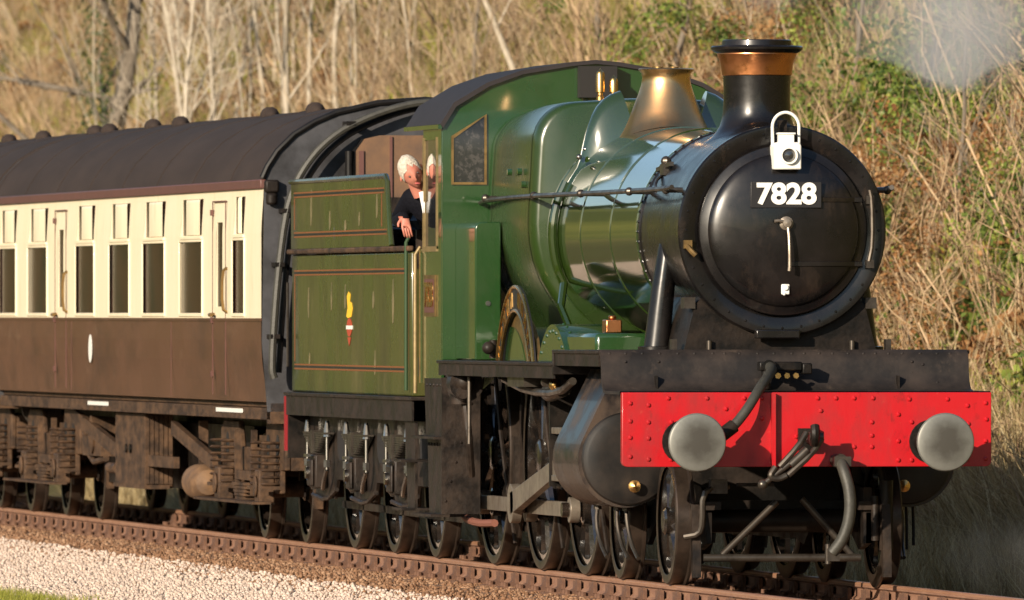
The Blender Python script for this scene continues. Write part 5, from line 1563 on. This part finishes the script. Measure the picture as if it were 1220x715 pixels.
def leafy(seed, n, rx, rz, L):
    rk = random.Random(seed); b = MB()
    for _ in range(n):
        v = Vector((rk.gauss(0, 1), rk.gauss(0, 1), rk.gauss(0, 1))).normalized() * (rk.random() ** .4)
        p = Vector((v.x * rx, v.y * rx, rz * .8 + v.z * rz))
        leaf(b, p, v + Vector((rk.uniform(-.8, .8), rk.uniform(-.8, .8), rk.uniform(-.2, 1))), L * rk.uniform(.6, 1.3), rk)
    return b
def twiggy(seed, h, n, w=.007):
    rk = random.Random(seed); b = MB()
    def grow(p, d, L, r, depth):
        q = p + d * L
        mid = p + d * L * .5 + Vector((rk.gauss(0, .06), rk.gauss(0, .06), rk.gauss(0, .03))) * L
        b.tube([p, mid, q], [r, r * .6], 4)
        if depth > 0:
            for _ in range(rk.choice((2, 3))):
                t = rk.uniform(.25, 1)
                nd = (d + Vector((rk.gauss(0, .38), rk.gauss(0, .38), rk.gauss(.1, .3)))).normalized()
                grow(p + d * L * t, nd, L * rk.uniform(.5, .8), r * .6, depth - 1)
    for _ in range(n):
        a = rk.uniform(0, 6.28)
        grow(Vector((rk.uniform(-.15, .15), rk.uniform(-.15, .15), -.05)), Vector((math.cos(a) * .5, math.sin(a) * .5, 1)).normalized(), h * rk.uniform(.4, .6), w * 1.4, 3)
    return b
def stone_src(seed):
    rk = random.Random(seed); b = MB()
    bm = bmesh.new(); bmesh.ops.create_icosphere(bm, subdivisions=1, radius=1)
    sc = Vector((rk.uniform(.7, 1.3), rk.uniform(.7, 1.2), rk.uniform(.5, .9)))
    vs = [Vector((v.co.x * sc.x, v.co.y * sc.y, v.co.z * sc.z)) * rk.uniform(.72, 1.15) for v in bm.verts]
    fs = [tuple(v.index for v in f.verts) for f in bm.faces]
    bm.free()
    b.add(vs, fs); return b

KINDS = {}
def kind_of(name, objs):
    c = bpy.data.collections.new(name)
    for o in objs: c.objects.link(o)
    KINDS[name] = c
kind_of('straw', [src_obj(tuft(10 + k, 46, .95 + .15 * k, .22, .010, .26), 'dry_grass_tuft', 'straw') for k in range(4)])
kind_of('olive', [src_obj(tuft(20 + k, 60, .40 + .08 * k, .28, .014, .5), 'green_grass_tuft', 'olive') for k in range(3)])
kind_of('bracken', [src_obj(frond_clump(30 + k, 8, 1.0), 'bracken_clump', 'bracken') for k in range(3)])
kind_of('bramble', [src_obj(leafy(40 + k, 110, .46, .36, .10), 'bramble_clump', 'bramble') for k in range(3)])
kind_of('twig', [src_obj(twiggy(50 + k, 2.4, 4, .011), 'bare_twigs', 'twig') for k in range(5)])
kind_of('stone', [src_obj(stone_src(60 + k), 'stone', 'stone1') for k in range(6)])
kind_of('brownleaf', [src_obj(leafy(70 + k, 110, .44, .32, .085), 'dead_leaf_clump', 'bracken') for k in range(3)])

def scatter(name, kind, pts, label=None, cat=None):
    """pts: (x, y, z, scale, tilt_x, tilt_y, rot_z). One object; geometry nodes instance the small sources."""
    me = bpy.data.meshes.new(name)
    me.from_pydata([p[:3] for p in pts], [], [])
    a = me.attributes.new('scl', 'FLOAT', 'POINT'); a.data.foreach_set('value', [p[3] for p in pts])
    a = me.attributes.new('rot', 'FLOAT_VECTOR', 'POINT'); a.data.foreach_set('vector', [c for p in pts for c in p[4:7]])
    o = put(me, name, None)
    ng = bpy.data.node_groups.new(name, 'GeometryNodeTree')
    ng.interface.new_socket('Geometry', in_out='INPUT', socket_type='NodeSocketGeometry')
    ng.interface.new_socket('Geometry', in_out='OUTPUT', socket_type='NodeSocketGeometry')
    gi = ng.nodes.new('NodeGroupInput'); go = ng.nodes.new('NodeGroupOutput')
    ci = ng.nodes.new('GeometryNodeCollectionInfo')
    ci.inputs['Collection'].default_value = KINDS[kind]
    ci.inputs['Separate Children'].default_value = True
    ci.inputs['Reset Children'].default_value = True
    iop = ng.nodes.new('GeometryNodeInstanceOnPoints')
    iop.inputs['Pick Instance'].default_value = True
    rv = ng.nodes.new('FunctionNodeRandomValue'); rv.data_type = 'INT'
    rv.inputs['Min'].default_value = 0; rv.inputs['Max'].default_value = len(KINDS[kind].objects) - 1
    na = ng.nodes.new('GeometryNodeInputNamedAttribute'); na.data_type = 'FLOAT'; na.inputs['Name'].default_value = 'scl'
    nr = ng.nodes.new('GeometryNodeInputNamedAttribute'); nr.data_type = 'FLOAT_VECTOR'; nr.inputs['Name'].default_value = 'rot'
    er = ng.nodes.new('FunctionNodeEulerToRotation')
    L = ng.links
    L.new(gi.outputs[0], iop.inputs['Points']); L.new(ci.outputs[0], iop.inputs['Instance'])
    L.new([s for s in rv.outputs if s.type == 'INT'][0], iop.inputs['Instance Index'])
    L.new(na.outputs['Attribute'], iop.inputs['Scale'])
    L.new(nr.outputs['Attribute'], er.inputs[0]); L.new(er.outputs[0], iop.inputs['Rotation'])
    L.new(iop.outputs[0], go.inputs[0])
    md = o.modifiers.new('scatter', 'NODES'); md.node_group = ng
    return tag(o, label, cat, kind='stuff')

rk = random.Random(99)
pts = {k: [] for k in ('straw', 'olive', 'bracken', 'bramble', 'twig', 'brownleaf')}
def add_plant(k, x, y, sc, tilt=.12):
    pts[k].append((x, y, ground_z(x, y), sc, rk.gauss(0, tilt), rk.gauss(0, tilt), rk.uniform(0, 6.28)))
for _ in range(15000):
    x = rk.uniform(-195, -8); y = 6.0 + 10.5 * rk.random() ** 1.15
    n1 = noise.noise((x * .16, y * .5, 5)); n2 = noise.noise((x * .25, y * .6, 9))
    right = sm(-66, -52, x); left = 1 - sm(-112, -84, x)
    u = rk.random()
    n3 = noise.noise((x * .07, y * .28, 21)); n4 = noise.noise((x * .11, y * .4, 33))
    if y < 7.8 and u < .8: k = 'straw'
    elif left > rk.random():
        if n3 > -.25: k = 'olive' if u < .84 else ('twig' if u < .95 else 'brownleaf')
        else: k = 'straw' if u < .35 else ('bracken' if u < .55 else ('olive' if u < .94 else 'twig'))
    elif right > rk.random():
        if n2 > .05: k = 'bramble' if u < .62 else ('brownleaf' if u < .78 else ('olive' if u < .95 else 'twig'))
        elif n4 > 0: k = 'bracken' if u < .45 else ('brownleaf' if u < .80 else ('straw' if u < .94 else 'twig'))
        else: k = 'straw' if u < .45 else ('brownleaf' if u < .65 else ('olive' if u < .93 else 'twig'))
    else:
        if n3 > -.05: k = 'olive' if u < .66 else ('straw' if u < .95 else 'twig')
        elif n4 > .1: k = 'bracken' if u < .4 else ('straw' if u < .75 else ('brownleaf' if u < .96 else 'twig'))
        else: k = 'straw' if u < .78 else ('olive' if u < .95 else 'twig')
    if noise.noise((x * .45, y * 1.1, 55)) > .28: continue
    sc = rk.uniform(.65, 1.25)
    if k == 'twig': sc *= 1.0
    if k == 'straw' and y > 8: sc *= .85
    add_plant(k, x, y, sc)
for _ in range(1500):                     # thinner dry grass on the level strip before the bank
    x, y = rk.uniform(-70, 4), rk.uniform(3.2, 6.6)
    add_plant('straw', x, y, rk.uniform(.25, .6))
# taller heaps of bramble and withered leaves towards the right
for hk in range(26):
    hx = rk.uniform(-68, -34); hy = rk.uniform(7.8, 12.0)
    kk = 'bramble' if rk.random() < .55 else 'brownleaf'
    hh = rk.uniform(.8, 1.9)
    for _ in range(34):
        d = Vector((rk.gauss(0, .75), rk.gauss(0, .55), abs(rk.gauss(0, .6)) * hh))
        pts[kk].append((hx + d.x, hy + d.y, ground_z(hx, hy) + d.z, rk.uniform(.4, .8), rk.gauss(0, .5), rk.gauss(0, .5), rk.uniform(0, 6.28)))
    pts['twig'].append((hx, hy, ground_z(hx, hy), hh * .9, .1, .1, rk.uniform(0, 6)))
scatter('dry_grass', 'straw', pts['straw'], 'tall dry straw coloured grass covering the bank', 'grass')
scatter('green_grass', 'olive', pts['olive'], 'short olive green grass and moss on the bank', 'grass')
scatter('bracken', 'bracken', pts['bracken'], 'dead brown bracken fronds on the bank', 'bracken')
scatter('brambles', 'bramble', pts['bramble'], 'green bramble leaves sprawling over the bank', 'brambles')
scatter('undergrowth_twigs', 'twig', pts['twig'], 'thin bare brown twigs all over the bank', 'twigs')
scatter('dead_leaves', 'brownleaf', pts['brownleaf'], 'withered orange brown leaves on the bank', 'leaves')
# grass beyond the gravel on the near side
gp_ = []
for _ in range(900):
    x, y = rk.uniform(-12, 12), -5.05 - 2.0 * rk.random()
    if y > -5.3 and rk.random() < .5: continue
    gp_.append((x, y, ground_z(x, y), rk.uniform(.25, .5), 0, 0, rk.uniform(0, 6.28)))
scatter('verge_grass', 'olive', gp_, 'short green grass at the edge of the gravel', 'grass')
# ballast
bp_ = []; gp2_ = []
for _ in range(85000):
    x = rk.uniform(-50, 12); y = -1.72 - 3.6 * rk.random()
    bp_.append((x, y, ground_z(x, y) + rk.uniform(-.01, .02), rk.uniform(.008, .024), rk.uniform(0, 3), rk.uniform(0, 3), rk.uniform(0, 6.28)))
M['stone2'] = leaf_mat('rusty_stone', (.13, .065, .035), (.34, .21, .13), (.23, .125, .07), rough=.95, trans=0)
kind_of('rusty', [src_obj(stone_src(160 + k), 'rusty_stone', 'stone2') for k in range(4)])
rb_ = []
for _ in range(16000):
    x = rk.uniform(-50, 12); y = -.86 - 1.2 * rk.random() ** 1.3
    rb_.append((x, y, ground_z(x, y) + rk.uniform(-.012, .012), rk.uniform(.010, .028), rk.uniform(0, 3), rk.uniform(0, 3), rk.uniform(0, 6.28)))
for _ in range(5000):
    x = rk.uniform(-30, 8); y = rk.uniform(-.65, 2.2)
    rb_.append((x, y, ground_z(x, y) + rk.uniform(-.012, .012), rk.uniform(.010, .03), rk.uniform(0, 3), rk.uniform(0, 3), rk.uniform(0, 6.28)))
scatter('rusty_ballast', 'rusty', rb_, 'rust brown ballast stones close along the rails', 'ballast')
for _ in range(260):
    x, y = rk.gauss(-7.5, 1.6), rk.gauss(-4.75, .22)
    gp2_.append((x, y, ground_z(x, y), rk.uniform(.12, .24), 0, 0, rk.uniform(0, 6.28)))
scatter('grass_patch', 'olive', gp2_, 'small green grass patch in the gravel at the lower left corner', 'grass')
scatter('ballast', 'stone', bp_, 'pale pinkish ballast stones beside the track', 'ballast')

# ------------------------------------------------------------------ trees
def bare_tree(x, y, h, r, lean, seed, label, m='birch', limbs=7, name='sapling', fork=0, start=.25, droop=0, lift=(1.2, 2.6), twigs=2):
    rk = random.Random(seed)
    z0 = ground_z(x, y) - .15
    t = root(name, (x, y, z0), label, 'tree', 'bare trees on the bank')
    base = Vector((x, y, z0)); d = Vector((lean[0], lean[1], 1)).normalized()
    pts = [base]; p = base
    n = 9
    for k in range(n):
        dd = (d + Vector((rk.gauss(0, .07), rk.gauss(0, .07), 0))).normalized()
        p = p + dd * h / n; pts.append(p)
    MB().tube(pts, [r, r * .22], 10, 1).build('trunk', m, t, ang=80)
    def branch(b, p, d, L, r, depth):
        q1 = p + d * L * .5 + Vector((rk.gauss(0, .05), rk.gauss(0, .05), .04)) * L
        q2 = q1 + (d + Vector((rk.gauss(0, .15), rk.gauss(0, .15), .12 - droop))).normalized() * L * .5
        b.tube([p, q1, q2], [r, r * .35], 6 if r > .012 else 4, 1)
        if depth > 0:
            for _ in range(rk.choice((2, 3, 4))):
                tt = rk.uniform(.25, 1)
                nd = (d + Vector((rk.gauss(0, .5), rk.gauss(0, .5), rk.gauss(.1, .4)))).normalized()
                branch(b, p.lerp(q2, tt), nd, L * rk.uniform(.4, .7), r * .5, depth - 1)
    for k in range(limbs):
        tt = start + (.95 - start) * (k + rk.random() * .6) / limbs
        i = min(int(tt * n), n - 1)
        pp = pts[i].lerp(pts[i + 1], tt * n - i)
        a = rk.uniform(0, 6.28); up = rk.uniform(*lift)
        b = MB()
        branch(b, pp, Vector((math.cos(a), math.sin(a), up)).normalized(), h * rk.uniform(.2, .36) * (1.1 - tt * .6), r * (.42 - .22 * tt), twigs)
        b.build('limb', m, t, ang=80)
    return t
def on_bank(px, depth):
    """Ground point seen on bearing px (photograph column) at a distance along the line of sight."""
    a = (px - 610) / 17190.0
    dv = Vector((-math.cos(THETA) + a * math.sin(THETA), math.sin(THETA) + a * math.cos(THETA), 0))
    q = CAM + dv * depth
    return q.x, q.y
M['straw_bark'] = mat('straw_bark', (.34, .25, .15), .85, var=.7, var_col=(.16, .10, .06), scale=6)
trees = [  # column, distance, height, radius, lean, words
    (232, 178, 6.5, .055, (0, -.03), 'pale slender forked sapling above the carriage roof, stems fanning out', 12),
    (252, 184, 6.5, .04, (0, -.16), 'pale thin sapling leaning left across its forked neighbour', 6),
    (292, 180, 7.0, .045, (0, -.10), 'pale sapling left of the straightest white trunk, leaning left', 7),
    (313, 186, 7.0, .04, (0, -.02), 'thin pale upright sapling just left of the straightest white trunk', 7),
    (338, 176, 7.5, .06, (0, .02), 'straight white trunked sapling, the brightest of the row', 8),
    (362, 182, 7.0, .04, (0, .05), 'thin pale sapling just right of the straightest white trunk', 7),
    (400, 178, 7.0, .045, (0, .06), 'pale sapling above the carriage front end, rightmost of the row', 8),
    (275, 190, 6.5, .035, (0, .10), 'very thin sapling in the middle of the row, leaning right', 6),
]
for k, (px, dep, h, r, ln_, lab, limbs) in enumerate(trees):
    x, y = on_bank(px, dep * 1.12)
    bare_tree(x, y, h, r * 1.1, ln_, 200 + k, lab, 'birch', limbs + 8, start=.35)
rt = random.Random(77)
ORD = ['first', 'second', 'third', 'fourth', 'fifth', 'sixth', 'seventh', 'eighth', 'ninth', 'tenth', 'eleventh', 'twelfth', 'thirteenth', 'fourteenth', 'fifteenth', 'sixteenth']
for k, px in enumerate(sorted(rt.uniform(130, 480) for _ in range(16))):
    x, y = on_bank(px, rt.uniform(196, 218))
    t_ = bare_tree(x, y, rt.uniform(5.5, 7.5), rt.uniform(.018, .032), (0, rt.gauss(0, .06)), 500 + k, ORD[k] + ' of the thinnest pale saplings above the carriage, counted from the left', 'birch', 14, start=.4)
    t_['group'] = 'thin saplings above the carriage'
for k, px in enumerate(sorted(rt.uniform(480, 900) for _ in range(14))):
    x, y = on_bank(px, rt.uniform(170, 198))
    t_ = bare_tree(x, y, rt.uniform(4.5, 6.5), rt.uniform(.014, .026), (0, rt.gauss(0, .10)), 540 + k, ORD[k] + ' of the thin brown stems behind the locomotive, counted from the left', 'straw_bark', 9)
    t_['group'] = 'thin stems above the locomotive'
# the thicket between the saplings: branching pale stems nobody could count
M['palestem'] = leaf_mat('pale_stem', (.20, .14, .085), (.55, .45, .32), (.36, .27, .17), trans=0)
kind_of('palestem', [src_obj(twiggy(90 + k, 4.2, 3, .013), 'pale_stems', 'palestem') for k in range(5)])
tp = []
for _ in range(75):
    x, y = rt.uniform(-170, -62), rt.uniform(8.8, 14.0)
    tp.append((x, y, ground_z(x, y) - .1, rt.uniform(.6, 1.15), rt.gauss(0, .08), rt.gauss(0, .08), rt.uniform(0, 6.28)))
scatter('thicket', 'palestem', tp, 'thicket of thin pale branching stems on the bank', 'thicket')
# old ivy grown trunk on the left
x, y = on_bank(105, 210)
old = bare_tree(x, y, 8.5, .20, (0, .03), 301, 'thick ivy grown old trunk at the left with crooked side branches', 'greybark', 10, 'ivy_clad_tree', droop=.15, lift=(.1, .9))
rk2 = random.Random(8); ib = MB()
z0 = ground_z(x, y)
for _ in range(2600):
    t = rk2.random(); a = rk2.uniform(0, 6.28); rr_ = .17 + .16 * rk2.random() ** 2
    p = (x + rr_ * math.cos(a), y + .03 * t * 8 + rr_ * math.sin(a), z0 + t * 7.5)
    leaf(ib, p, (math.cos(a) + rk2.gauss(0, .5), math.sin(a) + rk2.gauss(0, .5), rk2.uniform(-.2, .8)), .06 * rk2.uniform(.6, 1.4), rk2)
me_o = ib.build('ivy', 'ivy', old, ang=180, kind='stuff')
# leaning trunk and brown thin trees in the middle
for k, (px, dep, h, r, ln_, lab) in enumerate((
        (650, 160, 6.0, .05, (0, -.42), 'pale trunk leaning far to the left above the cab roof'),
        (712, 158, 6.5, .05, (0, .0), 'brown upright stem left of the brass bonnet'),
        (800, 150, 6.0, .05, (0, .06), 'brown bushy stem rising behind the brass bonnet'),
        (500, 168, 6.0, .03, (0, -.05), 'thin pale stem in dry grass above the tender'),
        (560, 165, 5.5, .03, (0, .08), 'thin straw coloured stem behind the cab roof'))):
    x, y = on_bank(px, dep * 1.15)
    bare_tree(x, y, h, r, ln_, 320 + k, lab, 'birch' if k in (0, 3) else 'greybark', 9)
# ivy and bramble grown bush at the right
x, y = on_bank(1085, 153)
bush = bare_tree(x, y, 4.6, .07, (0, .22), 401, 'leaning bush with bright green leaves at the upper right', 'greybark', 9, 'leafy_bush', start=.2)
lb2 = MB(); z0 = ground_z(x, y)
for _ in range(7000):
    t = rk2.random()
    cl = Vector((x + rk2.gauss(0, .5), y + .22 * t * 4.2 + rk2.gauss(0, .42), z0 + .7 + t * 3.4 + rk2.gauss(0, .25)))
    if noise.noise((cl.x * 1.6, cl.y * 1.6, cl.z * 1.8)) < -.04: continue
    leaf(lb2, cl, (rk2.gauss(0, 1), rk2.gauss(0, 1), rk2.uniform(-.2, 1)), .085 * rk2.uniform(.6, 1.3), rk2)
lb2.build('leaves', 'bramble', bush, ang=180, kind='stuff')
x, y = on_bank(1175, 149)
bush = bare_tree(x, y, 4.2, .06, (0, .35), 402, 'dark leaning bush with sparse ivy at the right edge', 'greybark', 8, 'leafy_bush', start=.2)
lb2 = MB(); z0 = ground_z(x, y)
for _ in range(3500):
    t = rk2.random()
    cl = Vector((x + rk2.gauss(0, .4), y + .3 * t * 4 + rk2.gauss(0, .3), z0 + 1.4 + t * 2.6 + rk2.gauss(0, .2)))
    if noise.noise((cl.x * 1.6, cl.y * 1.6, cl.z * 1.8)) < 0: continue
    leaf(lb2, cl, (rk2.gauss(0, 1), rk2.gauss(0, 1), rk2.uniform(-.2, 1)), .06 * rk2.uniform(.6, 1.3), rk2)
lb2.build('leaves', 'ivy', bush, ang=180, kind='stuff')
for k, (px, dep, h, lab) in enumerate(((1000, 140, 4.6, 'bare brown shrub right of the chimney'), (1130, 128, 3.2, 'bare straggling shrub low on the bank right of the smokebox'), (1200, 126, 3.6, 'bare shrub at the right edge above the buffer beam'))):
    x, y = on_bank(px, dep * 1.15)
    bare_tree(x, y, h, .035, (0, .1), 410 + k, lab, 'greybark', 11, 'bare_shrub', start=.1)

# ------------------------------------------------------------------ steam
def steam_mat(name, dens, scale, col_=(.97, .97, .97)):
    m = bpy.data.materials.new(name); m.use_nodes = True
    nt = m.node_tree; nt.nodes.remove(nt.nodes['Principled BSDF'])
    pv = nt.nodes.new('ShaderNodeVolumePrincipled')
    pv.inputs['Color'].default_value = (*col_, 1); pv.inputs['Anisotropy'].default_value = .2
    tc = nt.nodes.new('ShaderNodeTexCoord')
    n = nt.nodes.new('ShaderNodeTexNoise'); n.inputs['Scale'].default_value = scale; n.inputs['Detail'].default_value = 4
    nt.links.new(tc.outputs['Object'], n.inputs['Vector'])
    r = nt.nodes.new('ShaderNodeMapRange'); r.inputs['From Min'].default_value = .42; r.inputs['From Max'].default_value = .72; r.inputs['To Max'].default_value = dens
    nt.links.new(n.outputs['Fac'], r.inputs['Value'])
    sb = nt.nodes.new('ShaderNodeVectorMath'); sb.operation = 'SUBTRACT'; sb.inputs[1].default_value = (.5, .5, .5)
    nt.links.new(tc.outputs['Generated'], sb.inputs[0])
    le = nt.nodes.new('ShaderNodeVectorMath'); le.operation = 'LENGTH'; nt.links.new(sb.outputs[0], le.inputs[0])
    fo = nt.nodes.new('ShaderNodeMapRange'); fo.interpolation_type = 'SMOOTHSTEP'
    fo.inputs['From Min'].default_value = .46; fo.inputs['From Max'].default_value = .10
    nt.links.new(le.outputs['Value'], fo.inputs['Value'])
    mu = nt.nodes.new('ShaderNodeMath'); mu.operation = 'MULTIPLY'
    nt.links.new(r.outputs[0], mu.inputs[0]); nt.links.new(fo.outputs[0], mu.inputs[1])
    nt.links.new(mu.outputs[0], pv.inputs['Density'])
    nt.links.new(pv.outputs[0], nt.nodes['Material Output'].inputs['Volume'])
    return m
def puff(name, blobs, m, label):
    b = MB()
    rk = random.Random(4)
    for (x, y, z, rx, ry, rz) in blobs:
        n_, m_ = 18, 12; rings = []
        for i in range(m_ + 1):
            a = math.pi * i / m_; ring = []
            for k in range(n_):
                t = 2 * math.pi * k / n_
                d = Vector((math.sin(a) * math.cos(t), math.sin(a) * math.sin(t), -math.cos(a)))
                q = 1 + .35 * noise.noise(d * 1.8 + Vector((x, y, z)))
                ring.append((x + d.x * rx * q, y + d.y * ry * q, z + d.z * rz * q))
            rings.append(ring)
        b.ring_surface(rings)
    o = b.build(name, m, None, kind='stuff')
    return tag(o, label, 'steam', kind='stuff')
puff('exhaust_steam', [(-12.0, 3.6, 4.7, 3.6, 1.2, .95), (-13.5, 4.5, 3.5, 2.2, .35, .8)], steam_mat('exhaust_steam', .75, 1.0), 'thin pale steam drifting at the upper right')
puff('chimney_haze', [(-2.6, .35, 4.55, 2.0, .55, .48)], steam_mat('chimney_haze', 1.1, 1.6, (.8, .77, .74)), 'faint smoke haze above the chimney')
puff('drain_steam', [(-.6, 1.75, .15, 1.3, .6, .42)], steam_mat('drain_steam', .4, 2.6), 'wisp of steam low beside the far front wheels')
